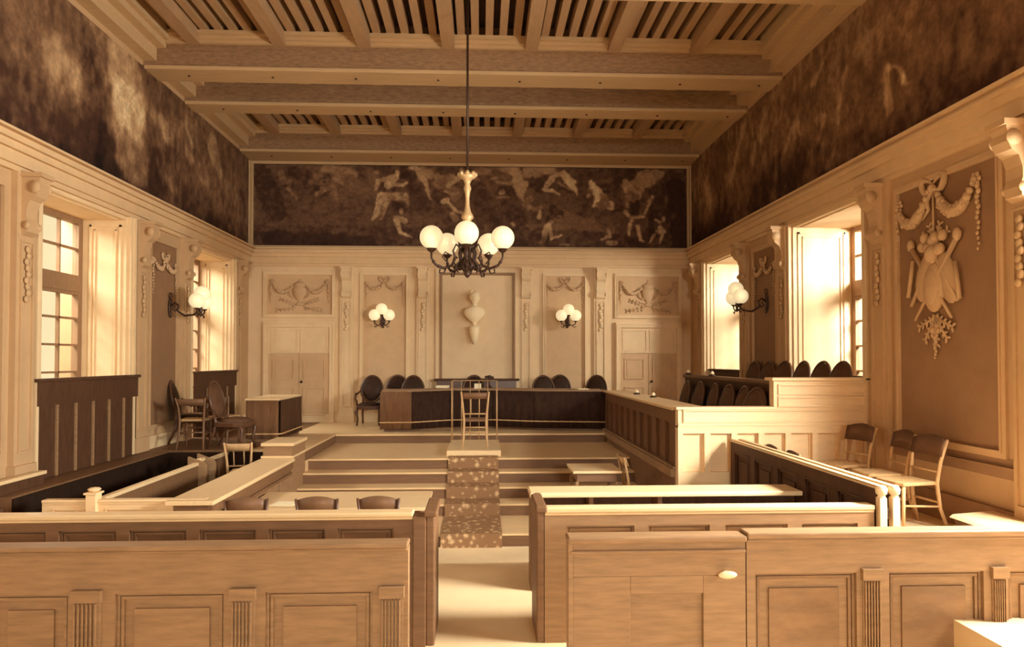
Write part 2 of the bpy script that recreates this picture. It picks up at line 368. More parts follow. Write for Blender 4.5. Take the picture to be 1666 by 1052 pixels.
# back wall: pilasters, panels, doors
def XB(px): return atY(px, 500, YB)[0]
def ZB(py): return atY(775, py, YB)[2]
for (p0, p1) in ((556, 574), (680, 697), (847, 864), (968, 985)):
    b = MB(); x0, x1 = XB(p0), XB(p1); pilaster(b, x0 - .03, x1 + .03, Z6, 4.5, .06); console(b, (x0 + x1) / 2, 4.46, .2, .2, .06)
    o = struct(b.build('trim_pilaster', 'wall')); o.location = (0, YB, 0)
def back_panel(p0, p1, q0, q1, w=.05, fm='field', d=.05):
    b = MB(); x0, x1, z1, z0 = XB(p0), XB(p1), ZB(q0), ZB(q1)
    b.frame(x0, x1, z0, z1, w, -d, 0); b.frame(x0 + w, x1 - w, z0 + w, z1 - w, .018, -d - .015, 0)
    o = struct(b.build('trim_panel_frame', 'mould')); o.location = (0, YB, 0)
    b = MB(); b.box(x0 + w, x1 - w, -.006, 0, z0 + w, z1 - w); o = struct(b.build('trim_panel_field', fm)); o.location = (0, YB, 0)
for q in ((586, 666, 444, 672), (883, 956, 444, 672)): back_panel(*q)
for q in ((429, 546, 444, 517), (1000, 1108, 444, 517)): back_panel(*q)
back_panel(709, 845, 438, 640, .09, 'wall', .06)
b = MB(); x0, x1, z1, z0 = XB(716), XB(838), ZB(444), ZB(634); b.frame(x0, x1, z0, z1, .05, -.1, 0); o = struct(b.build('trim_mirror_frame', 'frame_dk', bevel=.006)); o.location = (0, YB, 0)
def door(n, p0, p1):
    r = sroot('door_%d' % n, (0, YB, 0)); x0, x1 = XB(p0), XB(p1); zt = ZB(524); zl = ZB(574)
    b = MB(); b.frame(x0, x1, Z6 - .1, zt, .12, -.07, 0); b.frame(x0 + .02, x1 - .02, Z6 - .1, zt - .02, .03, -.09, 0); b.build('door_frame', 'mould', r)
    b = MB(); a, c = x0 + .12, x1 - .12; m = (a + c) / 2
    b.box(a, c, -.025, 0, zl, zt - .12)
    for u, v in ((a + .05, m - .03), (m + .03, c - .05)): b.frame(u, v, zl + .05, zt - .17, .025, -.04, -.02)
    b.build('overdoor_panel', 'mould', r)
    for u, v in ((a, m - .004), (m + .004, c)):
        b = MB(); b.box(u, v, -.03, 0, Z6, zl - .01)
        b.frame(u + .09, v - .09, Z6 + .95, zl - .12, .03, -.05, -.03); b.frame(u + .09, v - .09, Z6 + .14, Z6 + .78, .03, -.05, -.03)
        b.box(u + .15, v - .15, -.04, -.03, Z6 + 1.02, zl - .19); b.box(u + .15, v - .15, -.04, -.03, Z6 + .2, Z6 + .72)
        o = b.build('door_leaf', 'field', r)
        if u > a + .1: h = MB(); h.ell((u + .06, -.07, Z6 + .9), .03, 10); h.tube([(u + .06, -.03, Z6 + .9), (u + .06, -.07, Z6 + .9)], .012); h.build('door_knob', 'bronze', o)
door(1, 429, 546); door(2, 1000, 1108)

# ------------------------------------------------------------------ murals
def vnoise(x, y, seed):
    rs = np.random.RandomState(seed); g = rs.rand(64, 64)
    xi = np.floor(x).astype(int); yi = np.floor(y).astype(int); fx = x - xi; fy = y - yi
    fx = fx * fx * (3 - 2 * fx); fy = fy * fy * (3 - 2 * fy)
    A = g[xi % 64, yi % 64]; B = g[(xi + 1) % 64, yi % 64]; C = g[xi % 64, (yi + 1) % 64]; D = g[(xi + 1) % 64, (yi + 1) % 64]
    return (A * (1 - fx) + B * fx) * (1 - fy) + (C * (1 - fx) + D * fx) * fy
def fbm(x, y, seed, o=5):
    v = 0; a = .5
    for k in range(o): v = v + a * vnoise(x * 2 ** k + 17 * k, y * 2 ** k + 31 * k, seed + k); a *= .5
    return v / (1 - .5 ** o)
RAMP = [(0, (30, 19, 17)), (.25, (74, 47, 33)), (.5, (134, 98, 68)), (.75, (196, 156, 112)), (1, (246, 220, 168))]
def tone(v):
    v = np.clip(v, 0, 1); out = []
    for c in range(3): out.append(np.interp(v, [r[0] for r in RAMP], [calm(lin(r[1]))[c] for r in RAMP]))
    return np.stack(out + [np.ones_like(v)], -1)
def mural(name, nu, nv, place, v, parent_label=None):
    U, V = np.meshgrid(np.linspace(0, 1, nu), np.linspace(0, 1, nv)); P = place(U, V)
    vs = np.stack(P, -1).reshape(-1, 3); i = np.arange(nu * nv).reshape(nv, nu)
    q = np.stack([i[:-1, :-1], i[:-1, 1:], i[1:, 1:], i[1:, :-1]], -1).reshape(-1, 4)
    me = bpy.data.meshes.new(name); me.from_pydata(vs.tolist(), [], q.tolist())
    at = me.color_attributes.new('paint', 'FLOAT_COLOR', 'POINT'); at.data.foreach_set('color', tone(v(U, V)).reshape(-1).astype(np.float32))
    me.materials.append(M['mural']); o = bpy.data.objects.new(name, me); COL.objects.link(o)
    return o
def seg(A, B, p, q, r0, r1, soft):        # soft capsule weight
    d = np.array(q, float) - np.array(p, float); L2 = (d ** 2).sum() + 1e-9
    t = np.clip(((A - p[0]) * d[0] + (B - p[1]) * d[1]) / L2, 0, 1)
    D = np.hypot(A - p[0] - t * d[0], B - p[1] - t * d[1]) - (r0 + (r1 - r0) * t)
    return np.clip(.5 - D / soft, 0, 1)
# back mural is composed in centimetre-like units: a = 0..720 across, c = 0..134 down
BGL = [ # sky, hills and trees in painting order: (start, end, radius, radius, tone)
 ((411, 400), (1125, 400), 60, 60, .30), ((411, 340), (1125, 345), 30, 30, .34), ((530, 280), (566, 292), 12, 15, .50), ((534, 300), (545, 325), 9, 4, .44), ((566, 300), (600, 318), 12, 8, .40), ((600, 285), (606, 300), 8, 6, .38),
 ((672, 282), (697, 322), 12, 4, .60), ((682, 280), (735, 284), 9, 12, .52), ((715, 300), (738, 318), 12, 10, .46), ((830, 282), (846, 300), 16, 12, .58), ((842, 300), (860, 338), 10, 4, .56), ((858, 278), (900, 276), 10, 6, .54), ((775, 280), (820, 280), 7, 8, .46),
 ((915, 281), (935, 302), 7, 8, .68), ((925, 290), (940, 314), 8, 3, .66), ((966, 297), (978, 322), 6, 12, .74), ((972, 328), (1000, 334), 8, 6, .70), ((1020, 300), (1040, 318), 10, 8, .56), ((1045, 292), (1075, 284), 14, 14, .54), ((905, 350), (965, 362), 12, 8, .42), ((858, 368), (1000, 374), 5, 5, .42),
 ((422, 285), (446, 350), 16, 18, .26), ((440, 394), (600, 398), 14, 10, .20), ((470, 284), (530, 292), 9, 7, .28), ((500, 302), (528, 316), 12, 8, .29), ((620, 282), (632, 280), 9, 8, .30), ((655, 281), (667, 292), 9, 7, .27), ((668, 300), (684, 335), 10, 16, .29), ((710, 278), (742, 280), 6, 6, .28), ((705, 318), (722, 325), 9, 9, .29),
 ((778, 312), (795, 390), 15, 22, .29), ((820, 312), (838, 360), 16, 18, .30), ((800, 278), (826, 292), 6, 5, .34), ((868, 303), (884, 292), 9, 9, .27), ((900, 300), (918, 312), 8, 6, .32), ((945, 285), (1030, 278), 9, 10, .30), ((948, 300), (950, 330), 8, 10, .30), ((1006, 290), (1008, 335), 7, 8, .28), ((978, 332), (988, 332), 6, 6, .44), ((985, 318), (985, 330), 6, 8, .42), ((960, 320), (956, 345), 9, 12, .30),
 ((1072, 315), (1100, 290), 14, 16, .28), ((1105, 300), (1112, 395), 14, 16, .20), ((1075, 340), (1090, 350), 16, 14, .28), ((900, 342), (912, 350), 8, 7, .24), ((860, 320), (870, 332), 10, 8, .36)]
FIG = [ # limbs and drapery: ((x0,y0),(x1,y1),r0,r1,strength)
 ((643, 283), (643, 285), 4, 4, .45), ((640, 290), (628, 303), 6, 7, .42), ((632, 302), (652, 303), 4, 2.5, .44), ((652, 303), (658, 299), 2.5, 2, .45), ((612, 297), (608, 310), 4, 3, .38), ((612, 297), (634, 290), 3, 4, .36), ((618, 322), (655, 322), 7, 7, .30), ((617, 322), (608, 352), 7, 4, .40), ((612, 350), (602, 360), 4, 2, .42), ((628, 325), (616, 358), 5, 3, .34), ((655, 322), (662, 335), 5, 2, .26), ((612, 284), (606, 284), 2, 3, .2),
 ((649, 345), (649, 347), 4, 4, .40), ((642, 358), (655, 362), 5, 5, .38), ((641, 362), (648, 380), 5, 3, .44), ((648, 381), (666, 389), 3, 1.5, .42),
 ((748, 278), (749, 279), 4, 4, .4), ((745, 290), (725, 303), 5, 3, .40), ((728, 305), (720, 302), 2, 1, .3), ((735, 318), (722, 313), 3, 2, .28), ((718, 330), (725, 327), 4, 4, .5), ((726, 331), (740, 346), 3, 2.5, .50), ((740, 346), (752, 349), 2.5, 2, .45), ((762, 285), (775, 294), 5, 3, .30), ((737, 357), (733, 352), 6, 5, .32), ((798, 291), (806, 289), 3, 2, .35), ((806, 296), (830, 299), 2.5, 3, .25), ((813, 314), (816, 313), 4, 4, .42), ((806, 322), (826, 322), 2, 2, .25),
 ((905, 283), (907, 282), 5, 5, .30), ((898, 290), (888, 303), 5, 4, .48), ((884, 308), (898, 310), 3, 3, .50), ((898, 310), (910, 317), 2.5, 2, .48), ((909, 297), (925, 307), 2, 2, .22), ((900, 287), (914, 281), 3, 2, .35), ((860, 325), (852, 335), 6, 4, .22), ((877, 345), (876, 355), 3, 4, .42), ((866, 342), (880, 338), 4, 3, .2),
 ((894, 362), (896, 362), 4, 4, .30), ((888, 370), (884, 385), 5, 4, .38), ((893, 368), (896, 390), 4, 3, .44), ((896, 390), (913, 384), 2.5, 2, .46), ((910, 399), (925, 400), 2, 2, .25), ((884, 388), (880, 396), 4, 3, .22), ((912, 353), (908, 352), 2, 2, .3),
 ((961, 310), (958, 318), 5, 4, .22), ((992, 374), (994, 386), 3, 2.5, .36), ((981, 391), (990, 386), 2, 2.5, .30), ((990, 396), (1002, 396), 4, 4, .32), ((979, 338), (985, 332), 6, 4, .2),
 ((1029, 313), (1030, 317), 5, 5, .30), ((1047, 308), (1044, 312), 5, 5, .28), ((1029, 323), (1034, 326), 3, 3, .38), ((1022, 318), (1024, 335), 3, 3, .25), ((1020, 344), (1032, 358), 3.5, 3, .40), ((1033, 353), (1050, 352), 3, 2.5, .44), ((1052, 346), (1066, 318), 2.5, 2.5, .34), ((1028, 365), (1026, 382), 4, 2.5, .44), ((1040, 368), (1045, 390), 3.5, 2.5, .46), ((1044, 391), (1050, 393), 2, 2, .44),
 ((1084, 355), (1084, 357), 3.5, 3.5, .36), ((1070, 357), (1078, 361), 2.5, 2.5, .36), ((1078, 370), (1086, 377), 4, 3, .40), ((1068, 382), (1062, 394), 3, 2, .42), ((1082, 382), (1077, 395), 3, 2, .42), ((1072, 376), (1080, 378), 3, 3, .36), ((788, 368), (789, 377), 2, 2, .18), ((832, 365), (834, 368), 3, 3, .3),
 ((470, 295), (466, 310), 4, 3, .16), ((468, 312), (480, 328), 3, 2, .16), ((512, 284), (515, 292), 7, 8, .14), ((525, 310), (512, 322), 6, 3, .15), ((500, 300), (530, 300), 3, 6, .12), ((455, 285), (460, 300), 5, 5, .08)]
SHADE = [((1036, 320), (1036, 345), 7, 8, .16), ((1030, 312), (1028, 308), 5, 4, .12), ((650, 290), (660, 285), 5, 4, .1), ((640, 335), (655, 345), 6, 4, .08), ((1062, 350), (1064, 385), 4, 5, .1), ((893, 355), (897, 357), 4, 3, .15), ((1028, 395), (1036, 396), 6, 6, .08)]
def back_v(U, V):
    A = 411 + U * 712; B = 270 + (1 - V) * 136
    n = fbm(A / 26, B / 18, 3); n2 = fbm(A / 7, B / 6, 9); n3 = fbm(A / 3, B / 3, 77)
    v = .34 + .20 * (n - .5) + .26 * (n2 - .5) - .05 * (B - 270) / 136
    wA = A + 14 * (fbm(A / 12, B / 12, 21) - .5); wB = B + 12 * (fbm(A / 12, B / 12, 33) - .5)
    for (p, q, a, b_, t) in BGL: w = .85 * seg(wA, wB, p, q, a, b_, 3.5); v = v * (1 - w) + w * (.33 + (t - .33) * 1.45 + .12 * (n - .5) + .2 * (n2 - .5))
    for (p, q, a, b_, s) in FIG:
        w = .9 * seg(A + 3 * (n2 - .5) + .25 * (A - wA), B + 2.5 * (n3 - .5), p, q, a, b_, 2.4); v = v * (1 - w) + w * (.34 + s * .82 + .45 * (n2 - .5) + .12 * (n3 - .5))
    for (p, q, a, b_, s) in SHADE: v = v - s * seg(A, B, p, q, a, b_, 4)
    return v
r = thing('painted_frieze', 'long painted canvas of mythological figures high on the end wall', 'painting', (0, YB - .02, 4.9)); r['label'] = 'wide painted frieze with pale figures in a dark landscape above the far wall cornice'
o = mural('canvas', 712, 136, lambda U, V: (XL + .1 + U * (XR - XL - .2), U * 0, .04 + V * 1.87), back_v); o.parent = r
def side_v(strokes, seedo, base, top, dark, wallx):
    S = [(atX(p[0], p[1], wallx)[1:], atX(q[0], q[1], wallx)[1:], a, b_, s, so) for (p, q, a, b_, s, so) in strokes]
    def f(U, V):
        Y = 2 + U * 13.95; Z = 4.9 + V * 2.0
        n = fbm(Y * 1.5, Z * 2.2, seedo); n2 = fbm(Y * 9, Z * 7, seedo + 5); n3 = fbm(Y * 9, Z * 1.6, seedo + 11)
        v = base + top * V + .24 * (n - .5) + .36 * (n2 - .5) + .14 * (n3 - .5) - dark * np.clip(1 - V * 2.2, 0, 1)
        wY = Y + .2 * (fbm(Y * 4, Z * 4, seedo + 20) - .5); wZ = Z + .2 * (fbm(Y * 4, Z * 4, seedo + 30) - .5)
        for (p, q, a, b_, s, so) in S: v = v + s * seg(wY, wZ, p, q, a, b_, so)
        return v
    return f
LS = [((198, 95), (208, 160), .42, .52, .22, .14), ((208, 160), (213, 245), .52, .5, .02, .14), ((208, 190), (214, 250), .5, .5, .20, .12), ((140, 60), (158, 240), .2, .26, -.12, .2), ((95, 90), (120, 130), .2, .2, .22, .3), ((80, 110), (95, 150), .2, .15, .14, .3), ((250, 190), (275, 225), .14, .12, .18, .15), ((300, 200), (312, 240), .10, .05, .22, .12), ((262, 195), (270, 225), .1, .08, .2, .1), ((345, 240), (358, 285), .26, .12, .22, .12),
      ((270, 290), (285, 310), .08, .06, .18, .1), ((330, 300), (380, 370), .3, .3, .08, .4), ((305, 250), (310, 256), .1, .12, .16, .1), ((375, 300), (385, 330), .3, .3, .10, .4), ((245, 250), (255, 290), .2, .2, -.1, .3), ((240, 120), (330, 190), .2, .3, -.06, .3), ((100, 200), (180, 290), .4, .4, -.10, .5)]
o = mural('canvas', 560, 90, lambda U, V: (U * 0, (2 + U * 13.95) - 9, V * 2.0), side_v(LS, 41, .33, .12, .12, XL))
r = thing('painted_wall_frieze', 'tall painted frieze with a pale rock column along the left wall', 'painting', (XL + .02, 9, 4.9)); o.parent = r
RS = [((1345, 90), (1325, 130), .05, .05, .16, .06), ((1275, 260), (1298, 190), .05, .07, .12, .08), ((1375, 120), (1365, 200), .05, .05, .14, .06), ((1340, 195), (1332, 230), .06, .05, .12, .06), ((1445, 110), (1448, 180), .07, .06, .20, .06), ((1447, 100), (1452, 115), .03, .05, .2, .05), ((1458, 110), (1472, 128), .025, .035, .24, .04), ((1472, 128), (1485, 133), .03, .02, .2, .04), ((1330, 200), (1340, 190), .05, .05, .1, .05), ((1300, 200), (1303, 215), .05, .05, .12, .05),
      ((1245, 190), (1240, 220), .12, .1, .16, .1), ((1210, 215), (1190, 290), .14, .1, .12, .15), ((1150, 280), (1150, 350), .4, .3, .08, .4), ((1360, 245), (1345, 275), .05, .05, .14, .06), ((1265, 250), (1262, 320), .08, .06, .14, .08), ((1300, 270), (1230, 330), .3, .3, -.12, .4), ((1180, 360), (1130, 400), .3, .3, -.14, .4), ((1550, 190), (1600, 120), .4, .4, -.05, .5), ((1228, 240), (1226, 260), .1, .08, .12, .08), ((1150, 300), (1160, 360), .15, .1, .1, .15)]
o = mural('canvas', 560, 90, lambda U, V: (U * 0, (2 + U * 13.95) - 9, V * 2.0), side_v(RS, 67, .42, .06, .14, XR))
r = thing('painted_wall_frieze', 'brown painted frieze with faint draped figures along the right wall', 'painting', (XR - .02, 9, 4.9)); o.parent = r
# pale corner fillets of the friezes
st('trim_corner', 'soffit', (XL, XL + .05, YB - .12, YB - .07, 4.9, 6.86), (XR - .05, XR, YB - .12, YB - .07, 4.9, 6.86))

# ------------------------------------------------------------------ plaster reliefs (local: x right, z up, -y into the room)
def garland(b, x0, z0, x1, z1, sag, r=.05, n=13, y=-.045):
    for k in range(n + 1):
        t = k / n; x = x0 + (x1 - x0) * t; z = z0 + (z1 - z0) * t - sag * 4 * t * (1 - t); q = r * (.55 + .75 * math.sin(PI * t))
        b.ell((x, y, z), (q, q, q), 8)
        for s in (-1, 1): b.ell((x + q * .5 * math.cos(k * 2.3), y - q * .4, z + s * q * .55), (q * .5, q * .4, q * .5), 6)
def drop(b, x, z0, L, r=.035, n=9):
    for k in range(n):
        q = r * (1 - .55 * k / n); b.ell((x + .012 * math.sin(k * 1.9), -.025, z0 - L * k / n), (q, q * .7, q * 1.1), 7)
def bow(b, x, z, s=1):
    for sg in (-1, 1):
        pts = [(x + sg * s * .12 * math.sin(t) * (1 + .3 * math.cos(t)), -.03, z + s * .09 * math.sin(2 * t) * .6 + s * .03) for t in [PI * k / 9 for k in range(10)]]
        b.tube(pts, [.008 * s + .016 * s * math.sin(PI * k / 9) for k in range(10)], 6)
        b.tube([(x, -.03, z), (x + sg * s * .07, -.03, z - s * .08), (x + sg * s * .05, -.03, z - s * .14), (x + sg * s * .13, -.02, z - s * .2)], [.018 * s, .016 * s, .014 * s, .006 * s], 6)
    b.ell((x, -.04, z), .032 * s, 8)
def rosette(b, x, z, r=.06):
    b.ell((x, -.035, z), (r * .45, .03, r * .45), 8)
    for k in range(6): b.ell((x + r * .65 * math.cos(k * PI / 3), -.02, z + r * .65 * math.sin(k * PI / 3)), (r * .36, .018, r * .36), 7)
def leafspray(b, x, z, ang, L, n=5):
    b.tube([(x, -.02, z), (x + L * math.cos(ang), -.02, z + L * math.sin(ang))], .014, 6)
    for k in range(n):
        t = k / (n - 1); cx_ = x + L * t * math.cos(ang); cz = z + L * t * math.sin(ang)
        for sg in (-1, 1):
            a2 = ang + sg * .9; b.ell((cx_ + .03 * math.cos(a2), -.02, cz + .03 * math.sin(a2)), (.036, .012, .015), 7, Matrix.Rotation(-a2, 3, 'Y'))
def side_root(name, lab, cat, side, y, group=None):
    if side == 'B': return thing(name, lab, cat, (y, YB - .006, 0), 0, group)
    return thing(name, lab, cat, (XL + .008, y, 0), PI / 2, group) if side == 'L' else thing(name, lab, cat, (XR - .008, y, 0), -PI / 2, group)
# swags over the sconces and on the narrow piers
for side, y, zc, lab in (('B', (XB(586) + XB(666)) / 2, 4.13, 'plaster ribbon and garland relief above the left globe sconce of the far wall'),
                         ('B', (XB(883) + XB(956)) / 2, 4.13, 'plaster ribbon and garland relief above the right globe sconce of the far wall'),
                         ('L', 11.75, 4.0, 'plaster ribbon relief above the sconce on the left wall pier'), ('R', 11.75, 4.0, 'plaster ribbon relief above the sconce on the right wall pier')):
    r = side_root('plaster_relief', lab, 'wall relief', side, y)
    b = MB(); bow(b, 0, zc + .06, .95); b.build('ribbon', 'plaster', r)
    for s in (-1, 1):
        b = MB(); garland(b, s * .40, zc - .02, s * .03, zc, .12, .03, 9); b.build('garland', 'plaster', r)
        b = MB(); rosette(b, s * .41, zc - .01, .05); drop(b, s * .41, zc - .05, .53, .026, 11); b.build('rosette_drop', 'plaster', r)
# urns over the two doors
for p0, p1, lab in ((429, 546, 'plaster urn and swag relief above the left door'), (1000, 1108, 'plaster urn and swag relief above the right door')):
    r = side_root('plaster_relief', lab, 'wall relief', 'B', (XB(p0) + XB(p1)) / 2); zc = (ZB(444) + ZB(517)) / 2
    b = MB(); b.lathe([(.001, .36), (.025, .35), (.03, .31), (.08, .28), (.13, .25), (.14, .21), (.11, .19), (.155, .16), (.165, .08), (.13, -.04), (.07, -.12), (.04, -.15), (.075, -.18), (.10, -.2), (.10, -.24), (.001, -.24)], (0, 0, zc), 20, PI, 2 * PI, .55); b.build('urn', 'plaster', r)
    for s in (-1, 1):
        b = MB(); garland(b, s * .60, zc + .27, s * .17, zc + .18, .17, .036, 12); b.build('garland', 'plaster', r)
        b = MB(); rosette(b, s * .61, zc + .29, .065); drop(b, s * .64, zc + .2, .42, .03); b.tube([(s * .13, -.04, zc + .16), (s * .24, -.04, zc + .12), (s * .2, -.04, zc - .03), (s * .1, -.04, zc - .08)], .015, 6)
        leafspray(b, s * .1, zc - .22, (PI - .35) if s < 0 else .35, .32); leafspray(b, s * .12, zc - .3, (PI + .12) if s < 0 else -.12, .36); b.tube([(s * .1, -.02, zc - .22), (s * .12, -.02, zc - .3)], .014, 6); b.build('leaf_spray', 'plaster', r)
# trophy on the wide right pier
r = side_root('plaster_trophy', 'large plaster trophy of shield, torches and garlands on the right wall', 'wall relief', 'R', 7.24)
b = MB(); bow(b, 0, 4.22, 1.5); b.tube([(0, -.03, 4.2), (.0, -.03, 3.75)], .012, 6); b.build('ribbon', 'plaster', r)
for s in (-1, 1):
    b = MB(); garland(b, s * .62, 4.12, s * .06, 4.2, .25, .05, 14); b.build('garland', 'plaster', r)
    b = MB(); rosette(b, s * .63, 4.16, .075); drop(b, s * .66, 4.09, .66, .032, 13); b.build('rosette_drop', 'plaster', r)
b = MB(); b.ell((.0, -.03, 3.18), (.17, .06, .27), 18); b.ell((.0, -.06, 3.18), (.12, .045, .2), 16); b.ell((-.15, -.02, 3.3), (.15, .05, .28), 14, Matrix.Rotation(.35, 3, 'Y')); b.ell((.19, -.015, 3.26), (.14, .045, .29), 14, Matrix.Rotation(-.3, 3, 'Y')); b.build('shield', 'plaster', r)
b = MB()
for s in (-1, 1):
    b.tube([(s * .36, -.04, 3.62), (-s * .30, -.05, 2.84)], [.028, .014], 8); b.ell((s * .38, -.04, 3.67), (.05, .04, .07), 8)
    b.tube([(s * .12, -.04, 3.72), (-s * .38, -.04, 3.0)], [.02, .02], 8)
b.tube([(-.33, -.05, 3.5), (-.42, -.05, 3.1)], .022, 8); b.tube([(.36, -.05, 3.4), (.42, -.05, 3.02)], .022, 8)
b.build('torch', 'plaster', r)
b = MB()
for k in range(9): b.ell((-.16 + .042 * k, -.05, 3.62 + .09 * math.sin(k * 1.7)), (.055, .05, .06), 8)
b.ell((.02, -.07, 3.52), (.07, .07, .1), 10)
for a in (-.4, -.9, -1.5, -2.2, -2.8): leafspray(b, 0, 2.86, a, .28)
rosette(b, -.02, 2.72, .09); drop(b, .0, 2.64, .24, .03, 7)
b.build('leaf_spray', 'plaster', r)
b = MB()
for a in (.6, 1.2, 1.9, 2.5): leafspray(b, 0, 3.6, a, .24)
b.build('leaf_spray', 'plaster', r)

# ------------------------------------------------------------------ bust
bx_ = atY(772, 500, 15.85)[0]
r = thing('bust', 'white plaster bust in the framed panel of the far wall', 'bust', (bx_, 15.82, 0))
ztop, zsh, zbase = 3.93, 3.45, 3.10
b = MB()
S = [(.001, 3.945, 0, 1), (.05, 3.93, 0, 1), (.1, 3.89, 0, 1), (.118, 3.83, 0, 1.0), (.112, 3.77, -.005, 1.05), (.08, 3.71, -.01, 1.1), (.055, 3.665, .0, 1), (.058, 3.62, .01, 1), (.09, 3.60, .01, 1), (.18, 3.57, .01, .65), (.235, 3.52, .01, .52), (.242, 3.45, .005, .52), (.21, 3.38, 0, .58), (.14, 3.30, 0, .7), (.07, 3.25, .0, .9), (.045, 3.21, 0, 1), (.06, 3.18, 0, 1), (.001, 3.178, 0, 1)]
vs = []; n = 22
for (rr, z, yo, sy) in S:
    for k in range(n): a = 2 * PI * k / n; vs.append((rr * math.cos(a), yo + rr * sy * math.sin(a), z))
b.add(vs, [(i * n + k, (i + 1) * n + k, (i + 1) * n + (k + 1) % n, i * n + (k + 1) % n) for i in range(len(S) - 1) for k in range(n)], True)
b.prism([(-.016, 3.80), (.016, 3.80), (.02, 3.765), (-.02, 3.765)], -.125, -.08, 'y')
b.ell((0, -.12, 3.782), (.016, .03, .035), 8); b.ell((0, -.11, 3.735), (.026, .014, .008), 8)
for s in (-1, 1): b.ell((s * .036, -.108, 3.81), (.017, .012, .009), 8); b.ell((s * .115, 0, 3.79), (.012, .025, .035), 8)
b.build('head_and_shoulders', 'marble', r)
b = MB()
for k in range(26):
    a = k * 2.4; t = k / 26; b.ell((.1 * math.cos(a) * (1 - .35 * t), .02 + .08 * abs(math.sin(a)) * (1 - .3 * t) - .05 * t, 3.8 + .145 * t), (.036, .036, .03), 8)
b.build('hair', 'marble', r)
r = thing('wall_bracket', 'tapering white plaster bracket carrying the bust on the far wall', 'wall bracket', (bx_, YB - .12, 0))
b = MB(); b.lathe([(.001, 3.165), (.10, 3.165), (.13, 3.15), (.135, 3.11), (.12, 3.08), (.125, 3.04), (.11, 2.98), (.09, 2.9), (.075, 2.84), (.045, 2.80), (.02, 2.76), (.001, 2.75)], (0, -.06, 0), 20, 0, 2 * PI, 1.0); b.box(-.09, .09, -.02, .11, 2.92, 3.15)
b.build('shelf', 'marble', r)

# ------------------------------------------------------------------ lamps
def globe(b, c, r): b.lathe([(.001, r)] + [(r * math.sin(t), r * math.cos(t)) for t in [PI * k / 14 for k in range(1, 13)]] + [(r * .34, -r * .95)], c, 26)
cx0, cy0 = -.19, 9.6
r = thing('chandelier', 'bronze five-armed chandelier with white globes hanging from the beamed ceiling', 'chandelier', (cx0, cy0, 0))
b = MB(); b.tube([(0, 0, 4.95), (0, 0, 7.43)], .016, 8); b.lathe([(.001, 7.43), (.09, 7.43), (.06, 7.36), (.02, 7.33)], (0, 0, 0), 16); b.build('hanging_rod', 'bronze', r)
b = MB(); b.lathe([(.012, 5.0), (.03, 4.97), (.10, 4.93), (.12, 4.9), (.06, 4.86), (.035, 4.8), (.055, 4.74), (.035, 4.68), (.026, 4.6), (.03, 4.5), (.05, 4.42), (.075, 4.38), (.085, 4.34), (.05, 4.3), (.05, 4.2), (.065, 4.12), (.04, 4.05), (.04, 3.98)], (0, 0, 0), 16)
for k in range(8): a = k * PI / 4; b.ell((.11 * math.cos(a), .11 * math.sin(a), 4.93), (.03, .03, .035), 7)
b.build('upper_stem', 'gilt', r)
b = MB(); b.lathe([(.04, 4.0), (.09, 3.96), (.07, 3.9), (.05, 3.82), (.08, 3.76), (.13, 3.71), (.14, 3.67), (.08, 3.63), (.04, 3.6), (.05, 3.57), (.02, 3.53), (.001, 3.52)], (0, 0, 0), 18)
for k in range(10):
    a = 2 * PI * k / 10; b.tube([(.05 * math.cos(a), .05 * math.sin(a), 3.96), (.11 * math.cos(a), .11 * math.sin(a), 3.86), (.09 * math.cos(a), .09 * math.sin(a), 3.76), (.19 * math.cos(a), .19 * math.sin(a), 3.66), (.15 * math.cos(a), .15 * math.sin(a), 3.6)], [.012, .016, .012, .015, .008], 6)
b.build('body', 'bronze', r)
for k in range(5):
    a = R(-90 + 72 * k); ca, sa = math.cos(a), math.sin(a); P = lambda q, z: (q * ca, q * sa, z)
    b = MB(); b.tube([P(.06, 3.9), P(.16, 3.97), P(.2, 3.88), P(.17, 3.78), P(.22, 3.68), P(.33, 3.64), P(.44, 3.68), P(.5, 3.77), P(.5, 3.86)], [.012, .014, .014, .017, .02, .02, .018, .015, .014], 8)
    b.tube([P(.24, 3.82), P(.31, 3.86), P(.35, 3.79), P(.3, 3.74), P(.26, 3.7)], .01, 6)
    b.tube([P(.3, 3.64), P(.33, 3.57), P(.39, 3.58), P(.38, 3.63)], .012, 6)
    for q in (.18, .28, .4, .47): b.ell(P(q, 3.66 if q < .45 else 3.72), (.026, .026, .024), 6)
    b.lathe([(.015, 3.84), (.045, 3.86), (.06, 3.885), (.075, 3.895)], P(.5, 0), 14)
    arm = b.build('arm', 'bronze', r)
    b = MB(); globe(b, P(.5, 4.045), .158); b.build('globe_shade', 'globe', arm)
